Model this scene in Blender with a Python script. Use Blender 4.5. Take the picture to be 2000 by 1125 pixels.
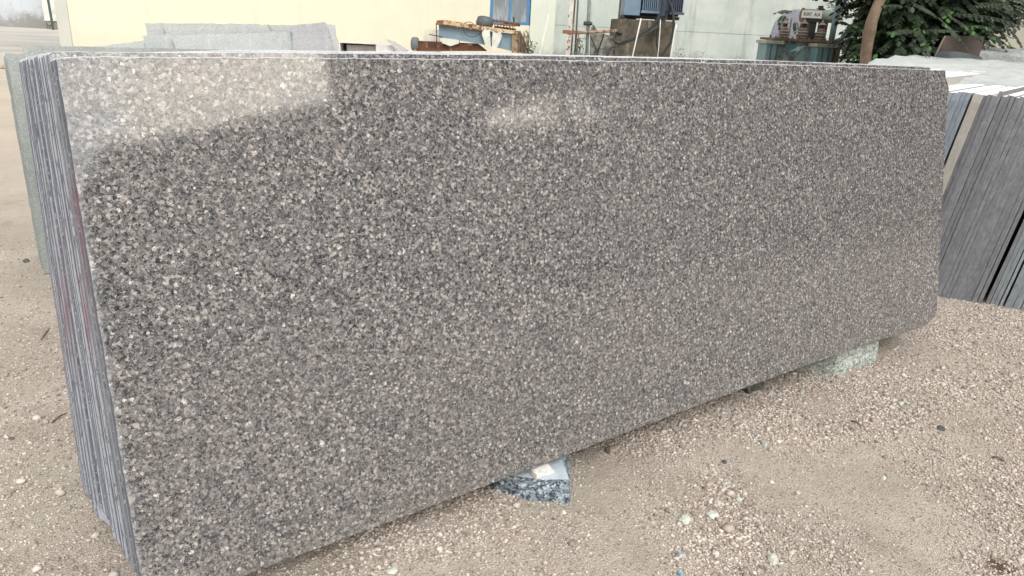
import bpy, math, random
import numpy as np
from mathutils import Vector, Matrix, noise
random.seed(7); rng = np.random.default_rng(11)
for o in list(bpy.data.objects): bpy.data.objects.remove(o)
scene = bpy.context.scene
COL = scene.collection

# ------------------------------------------------------------------ camera, sky, sun, exposure
F = 1442.66
_R = np.array([[0.8289,-0.1505,0.5388],[-0.5574,-0.3043,0.7725],[0.0477,-0.9406,-0.3361]])
_u,_s,_v = np.linalg.svd(_R); R = _u@_v          # camera axes (right, down, forward) in world
C = np.array([0,0,1.3677])
cd = bpy.data.cameras.new('camera'); cam = bpy.data.objects.new('camera', cd); COL.objects.link(cam)
cd.sensor_width = 36; cd.lens = F/2000*36; cd.clip_end = 2000; cd.clip_start = 0.02
M = Matrix([[R[i,0], -R[i,1], -R[i,2]] for i in range(3)]).to_4x4(); M.translation = Vector(C)
cam.matrix_world = M
scene.camera = cam
w = bpy.data.worlds.new('World'); scene.world = w; w.use_nodes = True
nt = w.node_tree; bgn = nt.nodes['Background']
sky = nt.nodes.new('ShaderNodeTexSky'); sky.sky_type = 'NISHITA'; sky.sun_disc = False
SUN_EL, SUN_AZ = math.radians(48), math.radians(200)
sky.sun_elevation = SUN_EL; sky.sun_rotation = SUN_AZ; sky.dust_density = 5; sky.air_density = 1.5; sky.altitude = 100
# overcast cloud veil; bright lobe added low behind the viewer for the slab reflection
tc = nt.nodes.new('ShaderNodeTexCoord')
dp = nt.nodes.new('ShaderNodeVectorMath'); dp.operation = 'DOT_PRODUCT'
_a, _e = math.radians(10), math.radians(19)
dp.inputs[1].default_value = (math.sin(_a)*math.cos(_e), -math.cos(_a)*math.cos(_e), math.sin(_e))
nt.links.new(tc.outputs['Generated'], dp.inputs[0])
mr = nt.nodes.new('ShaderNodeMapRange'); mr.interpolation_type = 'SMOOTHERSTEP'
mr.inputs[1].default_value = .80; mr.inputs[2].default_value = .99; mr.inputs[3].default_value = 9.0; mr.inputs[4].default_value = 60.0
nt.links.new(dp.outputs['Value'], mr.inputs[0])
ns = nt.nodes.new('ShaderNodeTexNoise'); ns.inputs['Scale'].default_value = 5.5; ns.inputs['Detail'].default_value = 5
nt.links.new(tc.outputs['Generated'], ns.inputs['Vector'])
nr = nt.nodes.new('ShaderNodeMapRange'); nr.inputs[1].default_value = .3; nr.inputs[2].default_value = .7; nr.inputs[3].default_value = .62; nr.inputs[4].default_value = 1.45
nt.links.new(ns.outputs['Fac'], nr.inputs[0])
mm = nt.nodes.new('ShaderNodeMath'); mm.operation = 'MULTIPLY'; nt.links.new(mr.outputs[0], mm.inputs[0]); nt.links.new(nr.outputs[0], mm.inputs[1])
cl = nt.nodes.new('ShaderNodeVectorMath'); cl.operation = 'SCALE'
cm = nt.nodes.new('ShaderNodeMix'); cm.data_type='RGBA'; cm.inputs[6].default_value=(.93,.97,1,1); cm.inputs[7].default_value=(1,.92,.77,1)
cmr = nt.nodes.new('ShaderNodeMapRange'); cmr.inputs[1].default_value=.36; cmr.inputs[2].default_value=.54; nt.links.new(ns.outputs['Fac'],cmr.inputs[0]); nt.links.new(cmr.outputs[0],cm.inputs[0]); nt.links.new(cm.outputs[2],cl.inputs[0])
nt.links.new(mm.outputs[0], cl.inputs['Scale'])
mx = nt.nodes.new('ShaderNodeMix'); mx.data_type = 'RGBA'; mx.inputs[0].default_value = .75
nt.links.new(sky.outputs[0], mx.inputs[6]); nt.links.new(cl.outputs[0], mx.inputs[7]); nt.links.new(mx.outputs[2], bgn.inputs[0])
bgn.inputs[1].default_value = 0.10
sl = bpy.data.lights.new('sun','SUN'); sl.energy = 1.3; sl.angle = math.radians(22); sl.color = (1,.975,.94)
so = bpy.data.objects.new('sun', sl); COL.objects.link(so)
sd = Vector((math.sin(SUN_AZ)*math.cos(SUN_EL), math.cos(SUN_AZ)*math.cos(SUN_EL), math.sin(SUN_EL)))
so.rotation_euler = (sd).to_track_quat('Z','Y').to_euler(); so.location = (0,0,30)
scene.view_settings.view_transform = 'Standard'; scene.view_settings.look = 'None'
scene.view_settings.gamma = 1; scene.view_settings.exposure = 0.45

# ------------------------------------------------------------------ frames
def ray(x,y): return R@np.array([(x-1000)/F,(y-562.5)/F,1])
def atz(x,y,z=0):
    r = ray(x,y); return C+r*(z-C[2])/r[2]
e1 = np.array([.83,-.558,0]); e1/=np.linalg.norm(e1); e2 = np.array([-e1[1],e1[0],0])   # yard frame: along the back wall, away
YROT = math.atan2(e1[1],e1[0])
def bg(x,y,v):
    r = ray(x,y); k = v/(r@e2); p = C+r*k; return float(p@e1), float(p[2])
def W(u,v,z=0): p = e1*u+e2*v; return (p[0],p[1],z)

# ------------------------------------------------------------------ helpers
class MB:
    def __init__(s): s.v=[]; s.f=[]; s.m=[]
    def add(s, vs, fs, mi=0):
        b=len(s.v); s.v+= [tuple(map(float,p)) for p in vs]; s.f+=[tuple(i+b for i in f) for f in fs]; s.m+=[mi]*len(fs); return s
    def box(s,x0,x1,y0,y1,z0,z1,mi=0):
        return s.add([(x0,y0,z0),(x1,y0,z0),(x1,y1,z0),(x0,y1,z0),(x0,y0,z1),(x1,y0,z1),(x1,y1,z1),(x0,y1,z1)],
            [(3,2,1,0),(4,5,6,7),(0,1,5,4),(1,2,6,5),(2,3,7,6),(3,0,4,7)],mi)
    def prism(s, pts, y0, y1, mi=0, mside=None):          # pts: (x,z) outline, counter-clockwise seen from -y
        n=len(pts); vs=[(x,y0,z) for x,z in pts]+[(x,y1,z) for x,z in pts]
        s.add(vs,[tuple(range(n)),tuple(range(2*n-1,n-1,-1))],mi)
        b=len(s.v)-2*n
        for i in range(n):
            j=(i+1)%n; s.f.append((b+j,b+i,b+n+i,b+n+j)); s.m.append(mi if mside is None else mside)
        return s
    def tube(s, path, r, n=8, mi=0, cap=True):
        P=[Vector(p) for p in path]; k=len(P); rs=r if isinstance(r,(list,tuple)) else [r]*k
        vs=[]; up=None
        for i,p in enumerate(P):
            t=(P[min(i+1,k-1)]-P[max(i-1,0)]).normalized()
            if up is None: up = Vector((0,0,1)) if abs(t.z)<.9 else Vector((1,0,0))
            a=t.cross(up).normalized(); b=a.cross(t).normalized(); up=b
            for q in range(n):
                an=2*math.pi*q/n; vs.append(tuple(p+a*math.cos(an)*rs[i]+b*math.sin(an)*rs[i]))
        fs=[]
        for i in range(k-1):
            for q in range(n):
                q2=(q+1)%n; fs.append((i*n+q,i*n+q2,(i+1)*n+q2,(i+1)*n+q))
        if cap: fs.append(tuple(range(n-1,-1,-1))); fs.append(tuple((k-1)*n+q for q in range(n)))
        return s.add(vs,fs,mi)
    def lathe(s, prof, cx,cy, n=16, mi=0):              # prof: (r,z)
        return s.tube([(cx,cy,z) for r,z in prof],[r for r,z in prof],n,mi) if False else s._lathe(prof,cx,cy,n,mi)
    def _lathe(s,prof,cx,cy,n,mi):
        vs=[(cx+r*math.cos(2*math.pi*q/n),cy+r*math.sin(2*math.pi*q/n),z) for r,z in prof for q in range(n)]
        k=len(prof); fs=[(i*n+q,i*n+(q+1)%n,(i+1)*n+(q+1)%n,(i+1)*n+q) for i in range(k-1) for q in range(n)]
        fs.append(tuple(range(n-1,-1,-1))); fs.append(tuple((k-1)*n+q for q in range(n)))
        return s.add(vs,fs,mi)
    def build(s,name,mats,parent=None,loc=(0,0,0),rot=None,smooth=False,bevel=0):
        me=bpy.data.meshes.new(name); me.from_pydata(s.v,[],s.f); me.update()
        if not isinstance(mats,(list,tuple)): mats=[mats]
        for m in mats: me.materials.append(m)
        me.polygons.foreach_set('material_index',s.m)
        if smooth: me.polygons.foreach_set('use_smooth',[True]*len(s.f))
        o=bpy.data.objects.new(name,me); COL.objects.link(o)
        if parent: o.parent=parent
        o.location=loc
        if rot is not None: o.rotation_euler = rot if isinstance(rot,tuple) else (0,0,rot)
        if bevel:
            b=o.modifiers.new('bevel','BEVEL'); b.width=bevel; b.segments=2 if len(mats)<2 else 1; b.material=len(mats)-1 if len(mats)>1 else -1; b.limit_method='ANGLE'; b.angle_limit=math.radians(40)
        return o
def empty(name,loc=(0,0,0),rz=0):
    o=bpy.data.objects.new(name,None); COL.objects.link(o); o.location=loc; o.rotation_euler=(0,0,rz); o.empty_display_size=.1; return o
def tag(o,label,cat,group=None):
    o['label']=label; o['category']=cat; o['kind']='thing'
    if group: o['group']=group
    return o
def setting(o,kind='structure'): o['kind']=kind; return o

# ------------------------------------------------------------------ materials
def lin(r,g,b):
    f=lambda c:(c/255/12.92) if c/255<=.04045 else ((c/255+.055)/1.055)**2.4
    return (f(r),f(g),f(b))
class NB:
    """tiny node builder"""
    def __init__(s,name):
        s.mat=bpy.data.materials.new(name); s.mat.use_nodes=True; s.t=s.mat.node_tree; s.b=s.t.nodes['Principled BSDF']
        s.tc=s.t.nodes.new('ShaderNodeTexCoord'); s.obj=s.tc.outputs['Object']
    def n(s,typ,**k):
        x=s.t.nodes.new(typ)
        for a,v in k.items(): setattr(x,a,v)
        return x
    def l(s,a,b): s.t.links.new(a,b)
    def mapping(s,vec,scale=(1,1,1),loc=(0,0,0)):
        x=s.n('ShaderNodeMapping'); x.inputs['Scale'].default_value=scale; x.inputs['Location'].default_value=loc; s.l(vec,x.inputs[0]); return x.outputs[0]
    def noise(s,scale,detail=4,rough=.55,vec=None,dist=0):
        x=s.n('ShaderNodeTexNoise'); x.inputs['Scale'].default_value=scale; x.inputs['Detail'].default_value=detail; x.inputs['Roughness'].default_value=rough; x.inputs['Distortion'].default_value=dist
        s.l(vec or s.obj,x.inputs['Vector']); return x.outputs['Fac']
    def vor(s,scale,vec=None,feature='F1',rnd=1):
        x=s.n('ShaderNodeTexVoronoi',feature=feature); x.inputs['Scale'].default_value=scale; x.inputs['Randomness'].default_value=rnd
        s.l(vec or s.obj,x.inputs['Vector']); return x
    def ramp(s,fac,stops,interp='LINEAR'):
        x=s.n('ShaderNodeValToRGB'); r=x.color_ramp; r.interpolation=interp
        while len(r.elements)<len(stops): r.elements.new(.5)
        for e,(p,c) in zip(r.elements,stops):
            e.position=p; e.color=(*c,1) if isinstance(c,tuple) else (c,c,c,1)
        s.l(fac,x.inputs[0]); return x.outputs[0]
    def mix(s,fac,a,b,mode='MIX'):
        x=s.n('ShaderNodeMix',data_type='RGBA',blend_type=mode)
        for sock,v in ((x.inputs[0],fac),(x.inputs[6],a),(x.inputs[7],b)):
            if hasattr(v,'is_linked') or hasattr(v,'links'): s.l(v,sock)
            else: sock.default_value = v if not isinstance(v,tuple) else (*v,1)
        return x.outputs[2]
    def math(s,op,a,b=0.0,clamp=False):
        x=s.n('ShaderNodeMath',operation=op); x.use_clamp=clamp
        for sock,v in ((x.inputs[0],a),(x.inputs[1],b)):
            if hasattr(v,'links'): s.l(v,sock)
            else: sock.default_value=v
        return x.outputs[0]
    def smooth(s,v,a,b,o0=0,o1=1):
        x=s.n('ShaderNodeMapRange',interpolation_type='SMOOTHSTEP'); s.l(v,x.inputs[0])
        for i,q in enumerate((a,b,o0,o1)): x.inputs[i+1].default_value=q
        return x.outputs[0]
    def sep(s,vec=None):
        x=s.n('ShaderNodeSeparateXYZ'); s.l(vec or s.obj,x.inputs[0]); return x.outputs
    def shifted(s):        # object coordinates moved by a per-object random amount, so copies do not share one pattern
        x=s.n('ShaderNodeVectorMath',operation='MULTIPLY_ADD'); cb=s.n('ShaderNodeCombineXYZ'); r=s.objrnd()
        for i in range(3): s.l(s.math('MULTIPLY',r,(61.0,37.0,83.0)[i]),cb.inputs[i])
        s.l(s.obj,x.inputs[0]); x.inputs[1].default_value=(1,1,1); s.l(cb.outputs[0],x.inputs[2]); return x.outputs[0]
    def island(s): return s.n('ShaderNodeNewGeometry').outputs['Random Per Island']
    def pos(s): return s.n('ShaderNodeNewGeometry').outputs['Position']
    def objrnd(s): return s.n('ShaderNodeObjectInfo').outputs['Random']
    def bump(s,h,strength=.3,dist=.01):
        x=s.n('ShaderNodeBump'); x.inputs['Strength'].default_value=strength; x.inputs['Distance'].default_value=dist; s.l(h,x.inputs['Height']); s.l(x.outputs[0],s.b.inputs['Normal'])
    def out(s,col,rough=.8,metal=0,spec=.5):
        for k,v in (('Base Color',col),('Roughness',rough),('Metallic',metal),('Specular IOR Level',spec)):
            if hasattr(v,'links'): s.l(v,s.b.inputs[k])
            else: s.b.inputs[k].default_value = (*v,1) if isinstance(v,tuple) else v
        return s.mat

def m_granite_face():
    n=NB('polished_granite')
    warp=n.n('ShaderNodeVectorMath',operation='MULTIPLY_ADD')
    nn=n.n('ShaderNodeTexNoise'); nn.inputs['Scale'].default_value=160; nn.inputs['Detail'].default_value=3; n.l(n.obj,nn.inputs['Vector'])
    n.l(nn.outputs['Color'],warp.inputs[0]); warp.inputs[1].default_value=(.011,)*3; n.l(n.obj,warp.inputs[2])
    wv=warp.outputs[0]
    g=n.vor(155,wv); h=n.sep(g.outputs['Color'])
    base=n.ramp(h[0],[(0,(.008,.010,.015)),(.14,(.018,.022,.031)),(.24,(.060,.064,.073)),(.5,(.122,.117,.122)),(.72,(.188,.178,.180)),(.9,(.29,.275,.272)),(1,(.49,.47,.46))])
    fine=n.vor(400,wv); fc=n.sep(fine.outputs['Color'])
    base=n.mix(.42,base,n.ramp(fc[0],[(0,(.006,.008,.013)),(.25,(.045,.050,.060)),(.6,(.145,.146,.152)),(1,(.43,.425,.42))]))
    kc0=n.sep(n.vor(60,n.mapping(wv,loc=(7.3,2.2,1.1))).outputs['Color'])
    # pale feldspar grains
    p=n.vor(60,wv); pc=n.sep(p.outputs['Color'])
    size=n.math('MULTIPLY_ADD',pc[1],.34); 
    siz=n.math('ADD',n.math('MULTIPLY',pc[1],.42),.10)
    m=n.math('MULTIPLY',n.smooth(n.math('SUBTRACT',siz,p.outputs['Distance']),-.03,.05),n.smooth(n.math('ADD',pc[0],n.math('MULTIPLY',n.math('SUBTRACT',n.noise(9,4,.6),.5),1.3)),.44,.60))
    ringc=n.mix(n.smooth(fc[1],.2,.8),(.22,.22,.222),n.mix(pc[2],(.40,.385,.37),(.70,.69,.67)))
    ringc=n.mix(n.smooth(kc0[0],.62,.75,0,.6),ringc,(.33,.275,.25))
    base=n.mix(m,base,ringc)
    # dark mica clots
    w2=n.n('ShaderNodeVectorMath',operation='MULTIPLY_ADD'); n.l(nn.outputs['Color'],w2.inputs[0]); w2.inputs[1].default_value=(.022,)*3; n.l(n.obj,w2.inputs[2])
    k=n.vor(105,n.mapping(w2.outputs[0],loc=(3.1,1.7,5.5))); kc=n.sep(k.outputs['Color'])
    m2=n.math('MULTIPLY',n.smooth(n.math('SUBTRACT',n.math('ADD',n.math('MULTIPLY',kc[1],.25),.15),k.outputs['Distance']),-.03,.04),n.smooth(kc[0],.66,.78))
    base=n.mix(n.math('MULTIPLY',m2,.85),base,(.018,.022,.032))
    # large, gentle tone drift in the stone
    big=n.noise(2.2,3); base=n.mix(n.smooth(big,.35,.7,0,.14),base,(.15,.142,.145))
    sp=n.sep()
    rub=n.noise(1,3,.5,n.mapping(n.obj,(7,7,4.2),(4.4,0,1.3)))
    base=n.mix(n.smooth(rub,.72,.76,0,.6),base,(.14,.145,.15))
    mud=n.smooth(n.math('ADD',sp[2],n.math('MULTIPLY',n.noise(6,5,.7),.28)),.12,.26,1,0)
    base=n.mix(n.math('MULTIPLY',n.math('MULTIPLY',mud,n.smooth(n.noise(170,3),.42,.6)),.28),base,(.34,.29,.24))
    # raw, dusty margin along the sawn left end and top
    dn=n.noise(55,4,.65)
    edge=n.smooth(n.math('ADD',sp[0],n.math('MULTIPLY',dn,.035)),.008,.034,1,0)
    d=edge
    base=n.mix(n.math('MULTIPLY',d,.6),base,(.36,.38,.43))
    smear=n.noise(7,5,.6,n.mapping(n.obj,(1,1,.6)))
    rough=n.math('ADD',n.math('MULTIPLY',d,.5),n.smooth(smear,.4,.75,.06,.12))
    n.bump(n.noise(1.6,2),.03,.004)
    return n.out(base,rough,0,.62)
def m_raw():
    n=NB('unpolished_granite'); v=n.vor(170,n.shifted()); c=n.sep(v.outputs['Color'])
    so_=n.shifted(); st=n.noise(1,5,.75,n.mapping(so_,(120,120,24)))
    col=n.mix(n.smooth(n.objrnd(),.05,.8),(.13,.145,.185),(.41,.435,.51)); col=n.mix(n.smooth(st,.5,.66,0,.8),col,(.06,.07,.09)); col=n.mix(n.smooth(c[0],.7,1,0,.6),col,(.45,.46,.5))
    z=n.sep(n.pos())[2]; rn=n.noise(1,3,.6,n.mapping(n.pos(),(5,8,1.6)))
    band=n.math('MULTIPLY',n.smooth(z,.40,.66),n.smooth(z,.98,1.08,1,0)); col=n.mix(n.math('MULTIPLY',n.math('MULTIPLY',band,n.smooth(rn,.50,.62)),.5),col,(.17,.055,.08))
    return n.out(col,.8,0,.3)
GR_RAW=m_raw()
def m_slab_edge(name,c0,c1,red=False,top=(.62,.64,.68),th=0):
    n=NB(name); so_=n.shifted(); st=n.noise(1,5,.75,n.mapping(so_,(180,180,22))); sp=n.noise(220,4,.7,so_)
    c=n.mix(n.smooth(st,.35,.68),c0,c1); c=n.mix(n.smooth(sp,.55,.72,0,.6),c,tuple(x*.3 for x in c0))
    c=n.mix(n.smooth(n.objrnd(),.2,.9,0,.85),c,tuple(x*.42 for x in c0))
    if th:
        yy=n.sep()[1]; ew=n.noise(1,4,.7,n.mapping(n.obj,(160,10,30)))
        ed=n.math('ABSOLUTE',n.math('SUBTRACT',yy,th/2)); c=n.mix(n.smooth(n.math('ADD',ed,n.math('MULTIPLY',ew,.006)),.0078,.0105,0,.65),c,tuple(x*.3 for x in c0))
    if red:
        z=n.sep(n.pos()); y=z[1]
        band=n.math('MULTIPLY',n.smooth(z[2],.40,.66),n.smooth(z[2],.98,1.08,1,0))
        rn=n.noise(1,3,.6,n.mapping(n.pos(),(5,8,1.6)))
        c=n.mix(n.math('MULTIPLY',n.math('MULTIPLY',band,n.smooth(rn,.50,.62)),.45),c,(.20,.075,.10))
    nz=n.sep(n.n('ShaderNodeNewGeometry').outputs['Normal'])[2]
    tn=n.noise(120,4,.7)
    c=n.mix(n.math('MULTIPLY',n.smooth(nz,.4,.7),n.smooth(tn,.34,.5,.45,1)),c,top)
    n.bump(n.noise(300,4),.5,.002)
    return n.out(c,.85)
GR_FACE=m_granite_face()
GR_EDGE=m_slab_edge('sawn_granite_edge',(.21,.235,.28),(.45,.495,.56),True,(.50,.52,.57),.018)
def m_slab_plain(name,c,var=.25,rough=.6,speck=180,spec=.5):
    n=NB(name); a=n.noise(3,4); s=n.vor(speck); sc=n.sep(s.outputs['Color'])
    col=n.mix(n.smooth(a,.3,.7),tuple(x*(1-var) for x in c),c)
    col=n.mix(n.smooth(sc[0],.5,1,0,.45),col,tuple(x*.55 for x in c)); col=n.mix(n.smooth(sc[1],.7,1,0,.4),col,tuple(min(.85,x*1.4) for x in c))
    st=n.noise(1,4,.6,n.mapping(n.obj,(9,9,1.5))); col=n.mix(n.smooth(st,.55,.75,0,.3),col,tuple(min(.85,x*1.5) for x in c))
    n.bump(n.noise(60,5),.2,.004)
    return n.out(col,rough,0,spec)
def m_paint(name,c,c2=None,rough=.6,rust=None,rs=(.5,.65),scale=6,metal=0,streak=0,bump=.15):
    n=NB(name); a=n.noise(scale,5,.6); c2=c2 or tuple(x*.75 for x in c)
    col=n.mix(n.smooth(a,.35,.65),c2,c)
    if streak: col=n.mix(n.smooth(n.noise(1,5,.65,n.mapping(n.obj,(14,14,1.2))),.52,.75,0,streak),col,tuple(x*.45 for x in c))
    if rust: 
        r=n.noise(scale*1.7,6,.68,n.mapping(n.obj,(1,1,.7),(5,2,1))); rc=n.mix(n.noise(40,4),tuple(x*.5 for x in rust),rust)
        col=n.mix(n.smooth(r,rs[0],rs[1]),col,rc)
    n.bump(n.noise(30,5),bump,.01)
    return n.out(col,rough,metal)

# ------------------------------------------------------------------ ground
def hgt(x,y):
    return .018*noise.noise(Vector((x*1.1,y*1.1,3)))+.008*noise.noise(Vector((x*1.2+y*2.6,y*.7-x*.2,5)))+.007*noise.noise(Vector((x*4,y*4,1)))+.0025*noise.noise(Vector((x*17,y*17,2)))-.004
BARE=[(atz(px,py)[:2],r) for px,py,r in ((1235,945,.17),(1500,925,.20),(1620,955,.20),(1740,1000,.16),(1430,880,.13),(1700,880,.10),(1790,1100,.10),(1230,1100,.14),(1600,800,.10),(1900,850,.14),(850,1130,.12))]
def gmask(x,y):       # where loose gravel lies thick
    m=.36+.50*noise.noise(Vector((x*1.3+4.2,y*1.7+2.1,7)))+.35*noise.noise(Vector((x*5,y*5,9)))
    for (bx,by),r in BARE:
        d=math.hypot((x-bx)*.8,y-by)/r
        if d<1.5: m-=.30*max(0,1.5-d)
    return m
def m_ground():
    n=NB('sandy_ground'); p=n.pos()
    a=n.noise(1.6,6,.6,p); b=n.noise(11,6,.7,p); c=n.noise(95,5,.8,p)
    col=n.mix(n.smooth(a,.35,.65),(.43,.385,.345),(.54,.49,.445))
    col=n.mix(n.smooth(b,.45,.7,0,.5),col,(.36,.31,.27))
    v=n.vor(190,p); vc=n.sep(v.outputs['Color'])
    col=n.mix(n.math('MULTIPLY',n.smooth(vc[0],.55,.95),.55),col,(.52,.44,.38))
    col=n.mix(n.math('MULTIPLY',n.smooth(c,.50,.66),.75),col,(.17,.14,.115))
    gb=n.noise(2.3,4,.6,n.mapping(p,loc=(9,4,0))); col=n.mix(n.smooth(gb,.53,.68,0,.55),col,(.39,.365,.30)); dk=n.noise(3.4,5,.65,n.mapping(p,loc=(2,8,0))); col=n.mix(n.smooth(dk,.56,.70,0,.45),col,(.25,.205,.165))
    sp=n.sep(p)
    q=atz(1955,1108); dd=n.n('ShaderNodeVectorMath',operation='DISTANCE'); n.l(p,dd.inputs[0]); dd.inputs[1].default_value=(q[0],q[1],0)
    st=n.smooth(n.math('ADD',dd.outputs['Value'],n.math('MULTIPLY',n.noise(28,4,.7,p),.10)),.07,.11,1,0)
    col=n.mix(n.math('MULTIPLY',st,.85),col,(.06,.018,.013))
    # powdery pale yard and lane farther off
    far=n.n('ShaderNodeVectorMath',operation='DOT_PRODUCT'); n.l(p,far.inputs[0]); far.inputs[1].default_value=tuple(e2)
    fv=n.math('ADD',far.outputs['Value'],n.math('MULTIPLY',n.noise(.25,4,.6,p),5))
    pale=n.mix(n.smooth(n.noise(1,5,.6,n.mapping(p,(.25,.6,1))),.4,.65),(.50,.485,.46),(.39,.385,.38))
    col=n.mix(n.smooth(fv,5.5,13),col,n.mix(.5,pale,(.55,.46,.34)))
    col=n.mix(n.smooth(fv,14,24),col,pale)
    h=n.math('ADD',n.math('MULTIPLY',c,.5),n.math('MULTIPLY',v.outputs['Distance'],.5)); n.bump(h,.9,.010)
    return n.out(col,.95,0,.2)
def axis(a,b,step,lo,hi):
    c=list(np.arange(a,b,step)); s=step; x=a; L=[]
    while x>lo: s*=1.25; x-=s; L.append(x)
    s=step; x=c[-1]; H=[]
    while x<hi: s*=1.25; x+=s; H.append(x)
    return L[::-1]+c+H
xs=axis(-1.2,6.6,.022,-260,260); ys=axis(-.3,5.6,.022,-260,260)
gv=[]
for y in ys:
    for x in xs:
        near = -3<x<9 and -3<y<9
        gv.append((x,y,hgt(x,y) if near else -.004))
nx=len(xs); gf=[(j*nx+i,j*nx+i+1,(j+1)*nx+i+1,(j+1)*nx+i) for j in range(len(ys)-1) for i in range(nx-1)]
g=MB(); g.v=gv; g.f=gf; g.m=[0]*len(gf)
setting(g.build('ground',m_ground(),smooth=True))

# gravel: tens of thousands of angular grains, one mesh
def ico():
    t=(1+5**.5)/2; v=np.array([(-1,t,0),(1,t,0),(-1,-t,0),(1,-t,0),(0,-1,t),(0,1,t),(0,-1,-t),(0,1,-t),(t,0,-1),(t,0,1),(-t,0,-1),(-t,0,1)])/np.sqrt(1+t*t)
    f=np.array([(0,11,5),(0,5,1),(0,1,7),(0,7,10),(0,10,11),(1,5,9),(5,11,4),(11,10,2),(10,7,6),(7,1,8),(3,9,4),(3,4,2),(3,2,6),(3,6,8),(3,8,9),(4,9,5),(2,4,11),(6,2,10),(8,6,7),(9,8,1)])
    return v,f
def m_gravel():
    n=NB('gravel_grains'); r=n.island()
    col=n.ramp(r,[(0,(.22,.18,.155)),(.2,(.37,.325,.295)),(.5,(.54,.48,.435)),(.8,(.65,.59,.545)),(.93,(.76,.72,.68)),(.97,(.38,.39,.41)),(1,(.15,.15,.16))])
    return n.out(n.mix(n.noise(90,3),col,n.mix(.25,col,(.2,.15,.12))),.9,0,.25)
def gravel():
    iv,fi=ico(); pts=[]
    # candidate positions over the ground that the view takes in
    n_try=900000; xs_=rng.uniform(-1.0,6.5,n_try); ys_=rng.uniform(.2,5.2,n_try); keep=[]
    Q=(np.stack([xs_,ys_,np.zeros(n_try)],1)-C)@R
    ok=(Q[:,2]>.3); px=1000+F*Q[:,0]/np.maximum(Q[:,2],.01); py=562.5+F*Q[:,1]/np.maximum(Q[:,2],.01)
    ok&=(px>-60)&(px<2060)&(py>-20)&(py<1210)&~((xs_>.14)&(xs_<3.46)&(ys_>1.75))
    xs_=xs_[ok]; ys_=ys_[ok]; zs_=Q[ok,2]; rd=rng.random(len(xs_))
    for x,y,dz,q in zip(xs_,ys_,zs_,rd):
        m=gmask(x,y); d=max(.22,min(1,(m+.25)*1.7))
        if x<.3: d=min(d,.55)*.8*max(.12,min(1,(4.6-y)/2.4))
        if q<d: keep.append((x,y,m,dz))
    K=len(keep); k=np.array(keep)
    s=rng.lognormal(math.log(.0030),.36,K)*np.clip(.72+k[:,2]*.8,.6,1.12)
    s=np.clip(s,.0013,.0080)*np.where(rng.random(K)<.010,rng.uniform(1.6,2.6,K),1)
    V=np.repeat(iv[None],K,0)*(1+rng.uniform(-.28,.28,(K,12,1)))
    V*=np.stack([rng.uniform(.8,1.4,K),rng.uniform(.7,1.1,K),rng.uniform(.5,.85,K)],1)[:,None]
    a=rng.uniform(0,2*np.pi,K); ca,sa=np.cos(a),np.sin(a)
    X=V[:,:,0]*ca[:,None]-V[:,:,1]*sa[:,None]; Y=V[:,:,0]*sa[:,None]+V[:,:,1]*ca[:,None]
    V=np.stack([X,Y,V[:,:,2]],2)*s[:,None,None]
    z=np.array([hgt(x,y) for x,y in k[:,:2]])
    V+=np.stack([k[:,0],k[:,1],z+s*.35],1)[:,None]
    V=V.reshape(-1,3); Fc=(fi[None]+12*np.arange(K)[:,None,None]).reshape(-1,3)
    me=bpy.data.meshes.new('gravel'); me.vertices.add(len(V)); me.vertices.foreach_set('co',V.ravel().astype(np.float32))
    me.loops.add(len(Fc)*3); me.loops.foreach_set('vertex_index',Fc.ravel().astype(np.int32)); me.polygons.add(len(Fc))
    me.polygons.foreach_set('loop_start',np.arange(0,len(Fc)*3,3,dtype=np.int32)); me.update(calc_edges=True); me.materials.append(m_gravel())
    o=bpy.data.objects.new('gravel',me); COL.objects.link(o); setting(o,'stuff'); print('gravel',K)
gravel()

# ------------------------------------------------------------------ the leaning granite stack
TH=math.radians(-11); Uv=np.array([0,math.sin(-TH),math.cos(TH)]); Nv=np.array([0,math.cos(TH),math.sin(TH)])
BL=np.array([.1018,1.5151,.09])
def jag(p,q,step,amp,rnd):
    L=math.dist(p,q); k=max(1,int(L/step)); nx,nz=(q[1]-p[1])/L,-(q[0]-p[0])/L
    return [(p[0]+(q[0]-p[0])*i/k+nx*(a:=(rnd.uniform(-amp,amp) if i else 0)),p[1]+(q[1]-p[1])*i/k+nz*a) for i in range(k)]
def slab_mesh(corners,th,rnd,step=.03,amp=.0012,mats=None,mside=1):
    pts=[]
    for i,p in enumerate(corners): pts+=jag(p,corners[(i+1)%len(corners)],step,amp,rnd)
    return MB().prism(pts,0,th,0,mside)
ORD='second third fourth fifth sixth seventh eighth ninth tenth eleventh twelfth thirteenth fourteenth fifteenth sixteenth seventeenth eighteenth nineteenth twentieth twenty-first twenty-second twenty-third twenty-fourth twenty-fifth twenty-sixth'.split()
rs=random.Random(3)
front=[(.055,0),(.7,.012),(1.2,.026),(1.9,.045),(2.4,.055),(2.9,.058),(3.30,.050),(3.385,.075),(3.41,.115),(3.413,1.085),(3.425,1.12),(3.392,1.165),(3.385,1.199),(2.6,1.208),(1.7,1.212),(1.0,1.209),(.4,1.203),(.05,1.199),(.003,1.194),(0,.10),(.012,.055)]
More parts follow.
